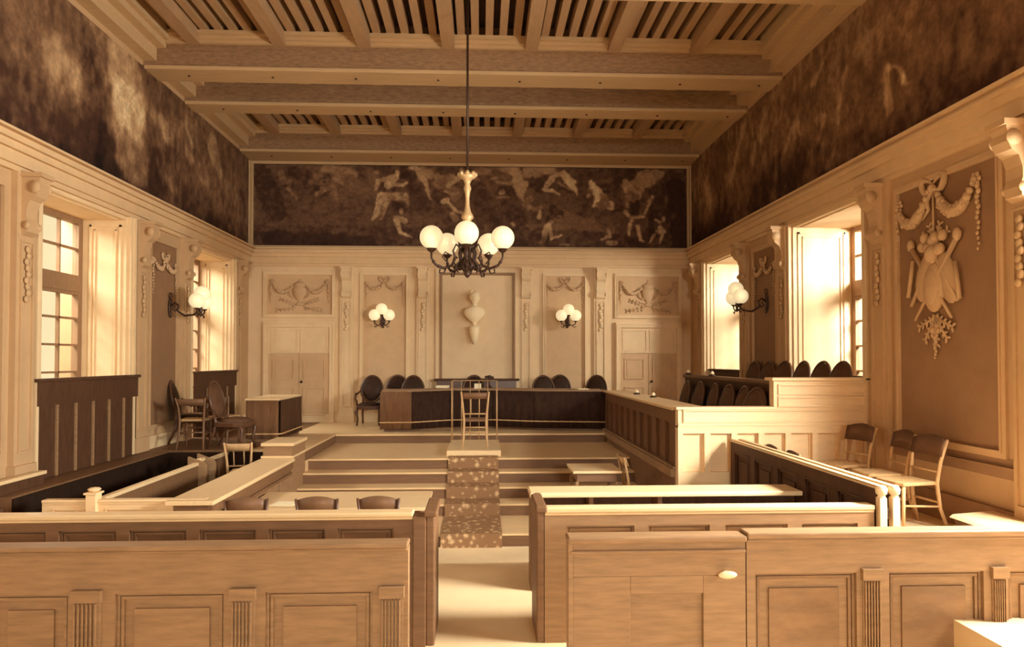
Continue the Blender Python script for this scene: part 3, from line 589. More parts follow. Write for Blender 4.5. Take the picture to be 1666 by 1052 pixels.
def sconce(name, lab, loc, rz, reach):
    r = thing(name, lab, 'wall lamp', loc, rz, None)
    b = MB(); b.ell((0, -.02, 0), (.05, .02, .15), 12); b.ell((0, -.03, .1), (.035, .025, .05), 8); b.ell((0, -.03, -.12), (.03, .02, .06), 8)
    for s in (-1, 1): b.tube([(0, -.02, .15), (s * .06, -.03, .19), (s * .03, -.03, .24)], .01, 6)
    b.build('wall_plate', 'bronze', r)
    b = MB(); b.tube([(0, -.03, .02), (0, -.10, .08), (0, -.16, .03), (0, -.14, -.06), (0, -reach * .45 - .03, -.14), (0, -reach * .8, -.12), (0, -reach, -.03)], [.016, .016, .018, .018, .018, .016, .016], 8)
    b.tube([(0, -.1, .02), (0, -.06, -.04), (0, -.1, -.07), (0, -.13, -.03)], .012, 6)
    b.lathe([(.001, -.16), (.03, -.12), (.02, -.08), (.04, -.04), (.02, 0)], (0, -reach, 0), 12); b.build('bracket_arm', 'bronze', r)
    for dx, dy, dz in ((-.16, 0, -.03), (.16, 0, -.03), (0, -.02, .10)):
        b = MB(); b.tube([(0, -reach, -.07), (dx * .5, -reach + dy * .5, -.13 if dx else -.02), (dx, -reach + dy, -.08 if dx else .04), (dx, -reach + dy, dz)], .012, 7)
        if dx: b.tube([(dx * .6, -reach, -.12), (dx * .8, -reach, -.17), (dx * 1.05, -reach, -.14)], .009, 6)
        b.lathe([(.01, -.02), (.04, 0), (.055, .02)], (dx, -reach + dy, dz), 12); a = b.build('lamp_arm', 'bronze', r)
        b = MB(); globe(b, (dx, -reach + dy, dz + .13), .128); b.build('globe_shade', 'globe', a)
sconce('wall_sconce', 'three-globe bronze sconce left of the bust on the far wall', (atY(621, 500, 15.72)[0], YB - .01, 3.30), 0, .26)
sconce('wall_sconce', 'three-globe bronze sconce right of the bust on the far wall', (atY(925, 500, 15.72)[0], YB - .01, 3.30), 0, .26)
sconce('wall_sconce', 'dark bronze three-globe sconce on the left wall pier between windows', (XL + .01, 11.95, 3.28), PI / 2, .52)
sconce('wall_sconce', 'dark bronze three-globe sconce on the right wall pier between windows', (XR - .01, 11.65, 3.36), -PI / 2, .52)

# ------------------------------------------------------------------ seats (local: sitter faces -y)
def wood_chair(lab, wood='chair_lt', top='splat', seatm='straw', h=.88, group=None, splat='curved', w=.42, loc=(0, 0, 0), rz=0):
    r = thing('wooden_chair', lab, 'chair', loc, rz, group); hw = w / 2
    b = MB(); b.prism([(-hw * .86, .19), (-hw, -.2), (-hw * .6, -.235), (hw * .6, -.235), (hw, -.2), (hw * .86, .19)], .43, .465); b.build('seat', seatm, r, bevel=.01)
    for s in (-1, 1):
        b = MB(); b.tube([(s * hw * .9, -.19, 0), (s * hw * .86, -.18, .43)], [.014, .02], 8); b.build('leg', wood, r)
        b = MB(); b.tube([(s * hw * .95, .29, 0), (s * hw * .86, .22, .2), (s * hw * .84, .19, .45), (s * hw * .92, .22, .66), (s * hw * 1.04, .28, h)], [.014, .018, .02, .018, .014], 8); b.build('rear_leg', wood, r)
    b = MB(); pts = []; q = 8
    for k in range(q + 1):
        t = -1 + 2 * k / q; pts.append((t * hw, .25 + .035 * (1 - t * t), t))
    vs = []; hh = .17 if splat == 'curved' else .12
    for (x, y, t) in pts:
        zt = h - .015 + (.045 * (1 - t * t) if splat == 'curved' else 0); zb = h - hh
        vs += [(x, y - .01 - .03, zb), (x, y + .008 - .03, zb), (x, y + .02, zt), (x, y - .0, zt)]
    fs = [(4 * k + i, 4 * k + (i + 1) % 4, 4 * (k + 1) + (i + 1) % 4, 4 * (k + 1) + i) for k in range(q) for i in range(4)] + [(0, 1, 2, 3)[::-1], (4 * q, 4 * q + 1, 4 * q + 2, 4 * q + 3)]
    b.add(vs, fs, True); b.build('top_rail', top, r)
    b = MB(); b.tube([(-hw * .86, .2, .56), (hw * .86, .2, .56)], .012, 8)
    if splat != 'curved':
        for x in (-.07, .07): b.tube([(x, .2, .56), (x, .24, h - .1)], .009, 6)
    b.build('back_rail', wood, r)
    b = MB()
    for s in (-1, 1): b.tube([(s * hw * .88, -.185, .24), (s * hw * .87, .215, .22)], .011, 8)
    b.tube([(-hw * .88, -.185, .3), (hw * .88, -.185, .3)], .011, 8); b.tube([(-hw * .9, .215, .26), (hw * .9, .215, .26)], .011, 8)
    b.build('stretcher', wood, r)
    return r
def oval_chair(lab, loc, rz, arms=True, lea='leather', wood='chair_dk', group=None, h=1.06):
    r = thing('armchair' if arms else 'oval_back_chair', lab, 'armchair' if arms else 'chair', loc, rz, group)
    b = MB(); b.prism([(-.23, .2), (-.27, -.12), (-.24, -.25), (-.1, -.29), (.1, -.29), (.24, -.25), (.27, -.12), (.23, .2)], .34, .42); b.build('seat_rail', wood, r, bevel=.012)
    b = MB(); b.ell((0, -.04, .43), (.25, .24, .06), 16); b.build('seat_cushion', lea, r)
    Rx = Matrix.Rotation(-.22, 3, 'X'); cz = h - .30; cyy = .27
    b = MB(); b.ell((0, cyy, cz), (.215, .045, .27), 18, Rx); b.build('back_cushion', lea, r)
    b = MB(); ring = []
    for k in range(25):
        a = 2 * PI * k / 24; v = Rx @ Vector((.235 * math.cos(a) * (1 - .08 * math.sin(a)), 0, .29 * math.sin(a))); ring.append((v.x, cyy + v.y, cz + v.z))
    b.tube(ring, .02, 7, False); b.build('back_frame', wood, r)
    for s in (-1, 1):
        b = MB(); b.tube([(s * .23, -.22, .36), (s * .245, -.25, .3), (s * .22, -.22, .14), (s * .235, -.25, 0)], [.03, .03, .018, .02], 8); b.build('leg', wood, r)
        b = MB(); b.tube([(s * .2, .33, 0), (s * .19, .22, .25), (s * .18, .2, .42), (s * .19, .24, cz - .16)], [.018, .022, .024, .02], 8); b.build('rear_leg', wood, r)
        if arms:
            b = MB(); b.tube([(s * .22, .22, cz - .03), (s * .285, .1, .66), (s * .29, -.08, .64), (s * .28, -.17, .61), (s * .275, -.19, .56), (s * .26, -.12, .5), (s * .25, -.13, .4)], [.016, .02, .022, .022, .02, .018, .022], 8); b.build('armrest', wood, r)
            b = MB(); b.ell((s * .29, -.02, .665), (.028, .09, .018), 8); b.build('arm_pad', lea, r)
    return r

# ------------------------------------------------------------------ judges' bench
TOPZ = 1.82
def desk_line(px, py, z):          # point of the photograph on a level plane
    q = ray(px, py); t = (z - EYE) / q[2]; return (q[0] * t, q[1] * t)
front = [(-1.93, 13.78), (-1.35, 13.80), (-.62, 14.32), (.22, 14.34), (1.05, 13.95), (2.42, 13.72)]
back = [(2.42, 14.42), (1.2, 14.65), (.3, 15.0), (-.7, 14.98), (-1.45, 14.5), (-1.93, 14.48)]
r = thing('judges_bench', 'long angled judges bench draped in dark cloth on the dais', 'bench desk', (.2, 14.3, Z6))
def shift(pl, z=0): return [(x - .2, y - 14.3) for x, y in pl]
b = MB(); b.prism(shift(front + back), TOPZ - Z6 - .035, TOPZ - Z6); b.build('table_top', 'oak', r, bevel=.006)
def drape(pl, z0, z1, name, m, off=0, wob=.012):
    b = MB(); vs = []; nn = 0
    for (p, q) in zip(pl[:-1], pl[1:]):
        L = math.dist(p, q); n = max(2, int(L / .04)); d = ((q[0] - p[0]) / L, (q[1] - p[1]) / L)
        for k in range(n + 1):
            t = k / n; w = wob * math.sin((p[0] + t * L) * 37) + wob * .5 * math.sin((p[1] + t * L) * 83); e = off + .03
            for z, ww in ((z1, 0), ((z0 + z1) / 2, .6), (z0, 1.2)): vs.append((p[0] + d[0] * L * t + d[1] * (e + w * ww) * 1, p[1] + d[1] * L * t - d[0] * (e + w * ww), z))
            nn += 1
    fs = [(3 * i + j, 3 * i + 3 + j, 3 * i + 4 + j, 3 * i + 1 + j) for i in range(nn - 1) for j in (0, 1)]
    b.add(vs, fs, True); o = b.build(name, m, r); s = o.modifiers.new('thick', 'SOLIDIFY'); s.thickness = .01; return o
lf = shift([(-1.93, 14.4)] + front)
drape(lf[0:3], .05, TOPZ - Z6 - .03, 'side_drape', 'cloth_lt', -.02)
drape(lf[2:], .05, TOPZ - Z6 - .03, 'front_drape', 'cloth', -.02)
drape(lf, .17, .19, 'braid_trim', 'braid', -.005, .012)
b = MB(); b.prism(shift([(x * .985 + .01, y + .1) for x, y in front] + [(x * .985, y - .08) for x, y in back]), 0, .09); b.build('plinth', 'oak_mid', r)
b = MB(); b.prism(shift([(x * .98 + .01, y + .14) for x, y in front] + [(x * .98, y - .1) for x, y in back]), .09, TOPZ - Z6 - .04); b.build('carcass', 'oak_dk', r)
# armchairs behind it
spots = [(602, -.0, 15.3, 0, 'dark oval-backed armchair standing clear at the left end of the judges bench'), (648, 0, 15.58, .15, 'dark oval-backed armchair, left one of the close pair behind the cloth bench'), (669, 0, 15.04, -.05, 'dark armchair, right one of the close pair left of the bust'),
         (771, 0, 15.33, .0, 'dark armchair behind the middle of the judges bench below the bust'), (887, 0, 15.02, .05, 'dark armchair nearest right of the centre behind the judges bench'), (911, 0, 15.58, -.1, 'dark armchair with visible wooden frame right of centre, second from the right end'), (964, 0, 15.2, -.45, 'dark armchair at the right end of the judges bench, turned inwards')]
proto = None
for (px, _, y, dz, lab) in spots:
    x = atY(px, 620, y)[0]
    if proto is None: proto = oval_chair(lab, (x, y, Z6), dz, group='judges armchairs'); 
    else: dup(proto, (x, y, Z6), dz, lab)
# console table under the frame
r = thing('console_table', 'dark low console table against the far wall under the framed panel', 'table', (-.1, 15.85, Z6))
b = MB(); b.box(-.95, .95, -.12, .08, .92, .97); b.build('table_top', 'oak_dk', r, bevel=.01)
b = MB(); b.box(-.88, .88, -.1, .07, .76, .92); b.build('apron', 'chair_dk', r)
for x in (-.82, .82):
    for y in (-.07, .04): b = MB(); b.tube([(x, y, 0), (x, y, .4), (x, y, .78)], [.025, .04, .035], 8); b.build('leg', 'chair_dk', r)
# crucifix-like ornament, papers and inkwells
x, y = atY(796, 620, 14.95)[:2]
r = thing('table_lamp', 'small dark table ornament on the judges bench right of the middle chair', 'ornament', (x, 14.8, TOPZ))
b = MB(); b.lathe([(.001, 0), (.07, 0), (.06, .03), (.02, .05), (.015, .16), (.03, .19)], (0, 0, 0), 12); b.build('base', 'bronze', r)
b = MB(); b.ell((0, 0, .235), (.05, .05, .035), 10); b.ell((-.06, 0, .23), (.04, .03, .03), 8); b.ell((.06, 0, .22), (.04, .03, .03), 8); b.build('head', 'bronze', r)
def paper_stack(px, y, z, w, h, lab, rz=0, name='paper_stack'):
    x = atY(px, 620, y)[0]; b = MB()
    n = max(1, int(h / .012))
    for k in range(n): b.box(-w / 2 + .004 * ((k * 7) % 3), w / 2 + .004 * ((k * 5) % 3), -.1, .1, h * k / n, h * (k + .85) / n)
    o = b.build(name, 'paper'); o.location = (x, y, z); o.rotation_euler = (0, 0, rz); tag(o, lab, 'papers'); return o
paper_stack(777, 14.6, TOPZ, .14, .1, 'small white block of papers on the judges bench in front of the middle chair')
paper_stack(947, 14.1, TOPZ, .22, .02, 'loose white paper on the right part of the judges bench', .2)
paper_stack(720, 15.0, TOPZ, .26, .05, 'low pile of papers at the back edge of the judges bench, left of centre', -.1)
def inkwell(x, y, z, lab):
    r = thing('inkwell', lab, 'inkwell', (x, y, z)); b = MB(); b.lathe([(.001, 0), (.055, 0), (.06, .015), (.03, .03), (.001, .032)], (0, 0, 0), 12); b.build('tray', 'bronze', r)
    b = MB(); b.lathe([(.001, .03), (.032, .03), (.034, .055), (.02, .065), (.015, .08), (.001, .08)], (0, 0, 0), 12); b.build('pot', 'marble', r)
# ------------------------------------------------------------------ panelled woodwork
def panelled(r, x0, x1, z0, z1, thick, bays, m='oak', top_h=.14, rail=.12, cap=(.03, .05), foot=.14, inner=True, capm='oak_top', flutes=(), raised=.0, rec=.03, capx=(0, 0), fm=None):
    """front face at local y=0 towards -y; bays = list of (xa, xb)"""
    b = MB(); b.box(x0, x1, rec, thick, z0, z1)
    zt = z1 - top_h; zb = z0 + foot
    b.box(x0, x1, 0, rec, zt, z1); b.box(x0, x1, 0, rec, z0, zb); xs = x0
    for (xa, xb) in bays: b.box(xs, xa, 0, rec, zb, zt); xs = xb
    b.box(xs, x1, 0, rec, zb, zt); b.build('frame', m, r)
    for (xa, xb) in bays:
        p = MB(); p.frame(xa, xb, zb, zt, .018, rec - .038 if rec <= .03 else rec - .02, rec + .005)
        if xb - xa > .28 and inner:
            p.frame(xa + .022, xb - .022, zb + .022, zt - .022, .02, rec - .018, rec + .005); p.box(xa + .1, xb - .1, rec - .016, rec + .002, zb + .1, zt - .1)
        p.build('panel', fm or m, r, bevel=.003)
    for (xa, xb) in flutes:
        p = MB(); p.box(xa, xb, -.012, .0, z0, zt + .03); n = 6; w = (xb - xa) / (2 * n + 1); ztop = zt - .05
        for k in range(n): p.box(xa + w * (2 * k + 1) - w * .3, xa + w * (2 * k + 1) + w * .5, -.03, -.012, z0 + .05, ztop)
        p.box(xa - .01, xb + .01, -.035, -.0, ztop + .01, zt + .03)
        p.build('fluted_pilaster', m, r, bevel=.002)
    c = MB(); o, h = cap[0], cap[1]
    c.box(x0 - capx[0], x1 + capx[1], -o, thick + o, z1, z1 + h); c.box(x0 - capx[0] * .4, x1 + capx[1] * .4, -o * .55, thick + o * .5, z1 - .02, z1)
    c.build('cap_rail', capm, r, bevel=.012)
def evenly(x0, x1, n, gap, edge=None):
    e = gap if edge is None else edge; w = (x1 - x0 - 2 * e - gap * (n - 1)) / n
    return [(x0 + e + k * (w + gap), x0 + e + k * (w + gap) + w) for k in range(n)]

# jury box: front, side desk, upper tier
FY = 8.55; JX = 2.40
r = thing('jury_box', 'large pale panelled jury box wall facing the room at right', 'jury box', (JX, FY, 0))
W = XR - JX - .005
panelled(r, 0, W, Z6 - .25, 1.60, .12, evenly(0, W, 7, .07, .06), 'box', .09, cap=(.004, .002), capm='box', foot=.27, fm='box', inner=False, rec=.07)
b = MB(); b.box(0, W, -.012, .12, 1.601, 1.64); b.frame(.06, W - .02, 1.64, 1.80, .02, -.025, .12); b.box(0, W, .0, .12, 1.64, 1.80); b.box(.0, W, .03, .12, 0.0, .77); b.build('upper_rail', 'box', r, bevel=.004)
xs = atY(1258, 640, FY)[0] - JX
b = MB(); b.box(-.03, xs + .02, -.035, .16, 1.80, 1.835); b.build('cap_rail', 'box', r, bevel=.01)
b = MB(); b.box(xs, W, -.01, .12, 1.80, 2.15)
for k, z in enumerate((1.83, 1.98)): b.frame(xs + .05, W - .04, z, z + .13, .022, -.034, -.01)
b.build('tier_front', 'box', r, bevel=.003)
b = MB(); b.box(xs - .03, W, -.05, .2, 2.15, 2.19); b.build('tier_cap', 'box', r, bevel=.01)
# clerk desk along the side
L = 13.62 - FY
r = thing('side_desk', 'brown panelled desk running from the judges bench to the jury box', 'desk', (JX, 13.62, 0), -PI / 2)
panelled(r, 0, L - .12, Z6 - .06, TOPZ - .04, .06, evenly(0, L - .12, 10, .035, .05), 'desk', .16, cap=(.004, .002), capm='desk', foot=.12, inner=False, rec=.045)
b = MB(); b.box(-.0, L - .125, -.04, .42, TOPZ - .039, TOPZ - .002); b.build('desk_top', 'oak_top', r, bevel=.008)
b = MB(); b.box(0, L - .12, -.06, .0, Z6 - .06, Z6 + .04); b.box(0, L - .12, -.03, .0, Z6 + .04, Z6 + .07); b.build('skirting', 'oak', r, bevel=.006)
b = MB(); b.box(0, L - .12, -.02, .05, 0.0, Z6 - .06); b.build('base_board', 'oak_mid', r)
for px, py, lab in ((1036, 641, 'small dark inkwell on the side desk near the judges bench'), (1063, 646, 'small inkwell with white pot on the side desk, nearer the jury box')):
    x, y = desk_line(px, py, TOPZ); inkwell(min(max(x, JX + .1), JX + .36), y, TOPZ - .002, lab)
# rail on the upper tier
r = thing('tier_rail', 'dark panelled rail in front of the upper row of jury chairs', 'rail', (3.70, 12.7, 0), -PI / 2)
panelled(r, 0, 12.7 - FY - .13, Z6, 2.10, .05, evenly(0, 4.0, 8, .08), 'oak_dk', .12, cap=(.05, .05), capm='oak_mid', inner=False)
for px, y, lab in ((1184, 11.1, 'tiny white inkwell on the upper jury rail'), (1134, 12.4, 'dark inkwell at the far end of the upper jury rail')):
    inkwell(3.67, y, 2.15, lab)
names = ['farthest', 'second from the far end', 'third from the far end', 'fourth from the far end', 'fifth from the far end', 'nearest']
pj = None
for k, px in enumerate((1110, 1131, 1154, 1178, 1202, 1229)):
    q = ray(px, 630); t = 3.52 / q[0]; y = q[1] * t
    lab = 'brown oval-backed chair of the lower jury row, ' + names[k]
    loc = (3.52 - .24, (12.2, 11.45, 10.75, 10.1, 9.52, 8.98)[k], Z6); rz = -PI / 2 + (.0, .05, -.04, .06, .0, .25)[k]
    if pj is None: pj = oval_chair(lab, loc, rz, False, 'leather_br', 'chair_dk', 'lower row of jury chairs', 1.04)
    else: dup(pj, loc, rz, lab)
for k, px in enumerate((1231, 1253, 1279, 1318, 1350, 1384)):
    q = ray(px, 600); t = 4.66 / q[0]; y = q[1] * t
    lab = 'dark oval-backed chair of the upper jury row, ' + names[k]
    dup(pj, (4.62 - .24, (11.9, 11.3, 10.7, 10.1, 9.5, 8.97)[k], 1.36), -PI / 2 + (.12, .1, .15, .05, .1, .1)[k], lab, 'upper row of jury chairs')
# dark dado boards standing across the window recesses
def dado(lab, side, y0, y1, z0, z1, n, x=.02):
    s = 1 if side == 'L' else -1
    r = thing('dado_screen', lab, 'panelling', (XL + x, y0, 0) if s > 0 else (XR - x, y1, 0), PI / 2 if s > 0 else -PI / 2)
    w = y1 - y0; b = MB(); b.box(0, w, -.05, 0, z0, z1 - .02); b.box(0, w, -.07, -.05, z1 - .3, z1 - .02); b.build('board', 'oak_dk', r)
    for k in range(1, n): p = MB(); p.box(w * k / n - .016, w * k / n + .016, -.072, -.05, z0, z1 - .3); p.build('batten', 'oak', r)
    b = MB(); b.box(-.03, w + .03, -.1, .03, z1 - .02, z1 + .02); b.build('cap_rail', 'oak_dk', r, bevel=.006)
dado('dark wooden screen of vertical boards below the big left window', 'L', 8.37, 10.76, Z6, 2.17, 6)
dado('dark wooden screen below the second left window, behind the chairs', 'L', 12.95, 15.0, Z6, 2.18, 4)
dado('low dark screen at the foot of the far right window', 'R', 12.86, 14.85, Z6, 2.2, 4, -.12)
dado('dark screen below the near right window behind the jury chairs', 'R', 8.72, 10.68, 1.36, 2.18, 4, -.12)

# ------------------------------------------------------------------ clerk side, left
r = thing('draped_table', 'boxy brown cloth-covered table standing before the left door', 'table', (-3.69, 12.83, Z6))
b = MB(); b.box(-.26, .26, -.68, .66, 0, .1); b.box(-.22, .22, -.6, .6, .1, .7); b.build('carcass', 'oak_mid', r)
b = MB(); b.box(-.29, .29, -.72, .7, .70, .735); b.build('table_top', 'oak_top', r, bevel=.006)
loop = [(-.27, -.68), (.27, -.68), (.27, .67), (-.27, .67)]
drape(loop[0:2], .06, .705, 'front_drape', 'cloth_lt', 0); drape(loop[1:3], .06, .705, 'side_drape', 'oak_dk', 0)
drape(loop[0:3], .13, .15, 'braid_trim', 'braid', .012)
oval_chair('dark oval-backed armchair by the left wall beside the wooden chairs', (-4.86, 12.15, Z6), PI / 2 + .2, True, group=None)
oval_chair('brown armchair seen from the side left of the draped table', (-3.93, 11.42, Z6), PI / 2 - .1, False, 'leather_br')
wc = wood_chair('small rush-seated wooden chair against the left wall, left of its twin', 'splat', 'splat', 'straw', .8, 'rush chairs by the left wall', 'slat', .42, (-4.52, 11.42, Z6), PI + .1)
dup(wc, (-4.3, 12.0, Z6), PI - .1, 'small rush-seated wooden chair against the left wall, right of its twin')
wood_chair('pale wooden chair standing in the sunken left pen behind the bench rail', 'chair_lt', 'chair_lt', 'straw', .9, None, 'slat', .36, (-3.46, 10.45, .34), PI + .1)
# pen wall with broad coping
PX = -2.72
r = thing('pen_wall', 'pale wall with broad flat coping closing the sunken left pen', 'pen wall', (PX, 7.25, 0), PI / 2)
def cplank(b, *a): b.box(*a)
b = MB(); b.box(0, 3.05, .03, .36, .0, .95); b.build('core', 'oak_mid', r)
b = MB(); b.box(0, 3.05, -.0, .03, .80, .95); b.box(0, 3.05, -.03, .0, .86, .95); b.box(0, 3.05, -.015, 0, .76, .80); b.build('frieze', 'oak_mid', r, bevel=.004)
for k, (xa, xb) in enumerate(evenly(0, 3.05, 5, .06)): p = MB(); p.box(xa, xb, .005, .03, .0, .76); p.frame(xa, xb, .02, .76, .03, -.01, .03); p.build('panel', 'oak', r, bevel=.003)
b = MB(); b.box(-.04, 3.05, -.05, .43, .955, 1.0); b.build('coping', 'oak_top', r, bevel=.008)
r = thing('pier_block', 'pale square pier with flat cap at the top of the steps, left', 'pier', (-2.92, 10.72, 0))
b = MB(); b.box(-.21, .2, -.4, .38, .0, 1.17); b.build('shaft', 'oak', r, bevel=.006)
b = MB(); b.box(-.235, .225, -.425, .405, 1.0, 1.03); b.box(-.235, .225, -.425, .405, 1.17, 1.215); b.build('cap', 'oak_top', r, bevel=.006)
r = thing('low_partition', 'low pale panelled front of the left pen with a turned post', 'partition', (-4.4, 7.32, 0))
panelled(r, 0, 1.62, .0, .975, .06, [(.1, .42), (.62, 1.12), (1.28, 1.52)], 'box', .06, cap=(.02, .03), capm='box', foot=.3, inner=True, fm='box')
b = MB(); b.box(.45, .55, -.05, .07, 0, 1.06); b.box(.435, .565, -.065, .085, 1.06, 1.08); b.lathe([(.001, 1.125), (.045, 1.12), (.065, 1.105), (.05, 1.09), (.04, 1.08), (.001, 1.08)], (.5, .02, 0), 14); b.build('post', 'box', r, bevel=.004)
r = thing('pen_bench', 'long bench in the left pen with a pale back rail and two arm dividers', 'bench', (-3.9, 7.5, .34))
b = MB(); b.box(-.025, .025, 0, 2.55, 0, .62); b.box(-.025, .025, 3.2, 3.55, 0, .62); b.build('backboard', 'oak_mid', r)
b = MB(); b.box(-.035, .035, 0, 2.4, .62, .66); b.box(-.035, .035, 2.48, 2.62, .66, .70); b.box(-.035, .035, 2.85, 3.55, .62, .66); b.build('back_rail', 'oak_top', r, bevel=.005)
b = MB(); b.box(-.4, -.025, 0, 3.55, .4, .44); b.build('seat', 'oak_dk', r)
for y in (2.4, 2.72): b = MB(); b.prism([(-.12, 0), (.13, 0), (.13, .62), (.1, .66), (-.02, .7), (-.12, .74)], y, y + .06, 'y'); b.build('arm_divider', 'oak', r, bevel=.004)
r = thing('corner_bench', 'dark old bench end at the far left behind the front partition', 'bench', (-5.0, 6.9, .3))
b = MB(); b.box(0, .06, 0, 1.35, 0, .82); b.build('backboard', 'oak_dk', r)
b = MB(); b.box(-.01, .08, 0, 1.37, .82, .86); b.build('back_rail', 'oak_top', r, bevel=.006)
b = MB(); b.box(.06, .45, .0, .05, 0, .55); b.box(.4, .46, -.02, .06, 0, .7); b.build('bench_end', 'oak_dk', r, bevel=.008)

# ------------------------------------------------------------------ middle: runner, witness stand, tables
b = MB(); x0, x1 = -.52, .27; t = .012
prev = 0; b.box(x0, x1, 9.14 - t, 9.14, 0.0, .17 + t)
for i, (a, c, z) in enumerate(lv):
    c2 = c if i < 4 else 11.5
    b.box(x0, x1, a - t - .0 if i else 9.14, c2, z, z + t)
    if i < 4: b.box(x0, x1, c2 - t - .002, c2 - .002, z + t, z + .17 + t)
o = b.build('carpet_runner', 'carpet'); tag(o, 'patterned carpet runner climbing the central steps', 'carpet')
r = thing('witness_platform', 'low pale wooden platform block at the head of the carpeted steps', 'platform', (-.12, 12.29, .85))
b = MB(); b.box(-.44, .44, -.78, .78, 0, .09); b.build('platform_board', 'oak_top', r, bevel=.008)
r = thing('witness_rail', 'thin metal rail of slender upright rods around the witness chair', 'rail', (-.12, 12.7, .952))
b = MB(); b.tube([(-.4, -.25, 1.08), (-.4, .22, 1.08), (.4, .22, 1.08), (.4, -.25, 1.08)], .008, 8); b.build('hand_rail', 'rod', r)
for x, y in ((-.4, -.24), (-.4, .22), (-.24, .22), (-.08, .22), (.08, .22), (.24, .22), (.4, .22), (.4, -.24)): b = MB(); b.tube([(x, y, 0), (x, y, 1.08)], .007, 7); b.build('rod', 'rod', r)
wood_chair('wooden witness chair seen from behind on the pale platform', 'chair_lt', 'splat', 'splat', .93, None, 'plain', .44, (-.1, 11.98, .952), PI)
# small table and a chair at the right of the steps
x, _ = desk_line(975, 760, .92)
r = thing('small_table', 'small square wooden table standing on the first step at right', 'table', (1.56, 9.8, .17))
b = MB(); b.box(-.33, .33, -.36, .36, .715, .75); b.build('table_top', 'oak_top', r, bevel=.006)
b = MB(); b.box(-.27, .27, -.3, .3, .60, .715); b.build('apron', 'oak_mid', r)
for sx in (-1, 1):
    for sy in (-1, 1): b = MB(); b.prism([(sx * .27 - .02, sy * .3 - .02), (sx * .27 + .02, sy * .3 - .02), (sx * .27 + .02, sy * .3 + .02), (sx * .27 - .02, sy * .3 + .02)], 0, .6); b.build('leg', 'oak', r)
wood_chair('slatted wooden chair seen edge-on between the small table and jury box', 'chair_lt', 'chair_lt', 'straw', .95, None, 'slat', .36, (2.16, 9.5, .17), PI / 2 + .05)
# counsel table, left
r = thing('counsel_table', 'long pale table behind the left front partition', 'table', (-1.63, 8.45, 0))
b = MB(); b.box(-1.02, 1.02, -.47, .53, .72, .76); b.build('table_top', 'oak_top', r, bevel=.006)
b = MB(); b.box(-.94, .94, -.4, .44, .6, .72); b.build('apron', 'oak_mid', r)
for sx in (-1, 1):
    for sy in (-.36, .4): b = MB(); b.tube([(sx * .9, sy, 0), (sx * .9, sy, .6)], [.025, .035], 8); b.build('leg', 'oak', r)
b = MB(); b.prism([(-.15, -.1), (.12, -.13), (.16, .09), (-.1, .13)], 0, .006); o = b.build('paper_sheet', 'paper'); o.location = (-2.25, 8.25, .76); tag(o, 'white sheet of paper lying on the long counsel table', 'paper')
wc = None
for px, rz, lab in ((400, .15, 'dark-backed chair at the left end of the counsel table'), (520, 0, 'chair with arched top rail at the middle of the counsel table'), (620, -.04, 'chair with paler arched top rail at the right end of the counsel table')):
    x = atY(px, 815, 7.72)[0]
    if wc is None: wc = wood_chair(lab, 'chair_dk', 'splat', 'straw', .94, 'chairs at the counsel table', 'curved', .42, (x, 7.86, 0), PI + rz)
    else: dup(wc, (x, 7.86, 0), PI + rz, lab)

# ------------------------------------------------------------------ public partitions (front)
FZ = .3
def partition(lab, x0, x1, y, ztop, bays, flutes, end=None, name='partition_bench', m='oak', th=.10, top_h=.26, rec=.045, capx=(0, 0), capm='oak_top', cap=(.03, .045), fm=None):
    r = thing(name, lab, 'partition', (0, y, 0)); panelled(r, x0, x1, FZ, ztop - cap[1], th, bays, m, top_h, flutes=flutes, capx=capx, capm=capm, cap=cap, fm=fm, rec=rec); return r
def X4(px, y): return atY(px, 900, y)[0]
y = 4.40; c = lambda px: X4(px, y)
bays = [(c(-150), c(-60)), (c(-20), c(112)), (c(188), c(366)), (c(432), c(606))]; fl = [(c(122), c(166)), (c(-55) + .0, c(-25)), (c(378), c(416)), (c(620), c(656))]
partition('nearest left partition with fluted pilasters, lower left of the aisle', c(-170), c(664), y, 1.285, bays, fl, cap=(.025, .03), capm='oak', fm='oak')
y = 5.28
r = partition('second left partition behind the nearest one, taller end post by the aisle', X4(-160, y), X4(672, y), y, 1.285, evenly(X4(-160, y), X4(660, y), 7, .09), [], m='oak_mid', top_h=.08, th=.10, cap=(.02, .035))  # brown oak stands in for shade cast by the nearer partition
b = MB(); b.box(X4(672, y), X4(693, y), -.02, .14, FZ, 1.255); b.build('end_post', 'oak_mid', r, bevel=.006)
b = MB(); b.box(X4(693, y), X4(707, y), .0, .5, FZ, 1.25); b.prism([(X4(690, y), -.03), (X4(711, y), -.03), (X4(711, y), .45), (X4(700, y), .54), (X4(690, y), .5)], 1.25, 1.295); b.build('bench_end', 'oak_mid', r, bevel=.01)
b = MB(); b.box(X4(-160, y), X4(693, y), .12, .5, .7, .74); b.build('seat', 'oak_mid', r)
# right, second row
y = 5.30
xR = 3.0
r = partition('second right partition with recessed panels reaching the double gate posts', X4(886, y), xR, y, 1.305, [(X4(922, y), X4(1032, y)), (X4(1055, y), X4(1155, y)), (X4(1180, y), X4(1282, y)), (X4(1305, y), xR - .13)], [], top_h=.10, m='oak', th=.08, cap=(.02, .04))
b = MB(); b.box(X4(873, y), X4(886, y), .0, .5, FZ, 1.27); b.prism([(X4(871, y), -.03), (X4(890, y), -.03), (X4(890, y), .5), (X4(880, y), .54), (X4(871, y), .46)], 1.27, 1.32); b.build('bench_end', 'oak_mid', r, bevel=.012)
b = MB(); b.box(X4(886, y), xR, .12, .5, .7, .74); b.build('seat', 'oak_mid', r)
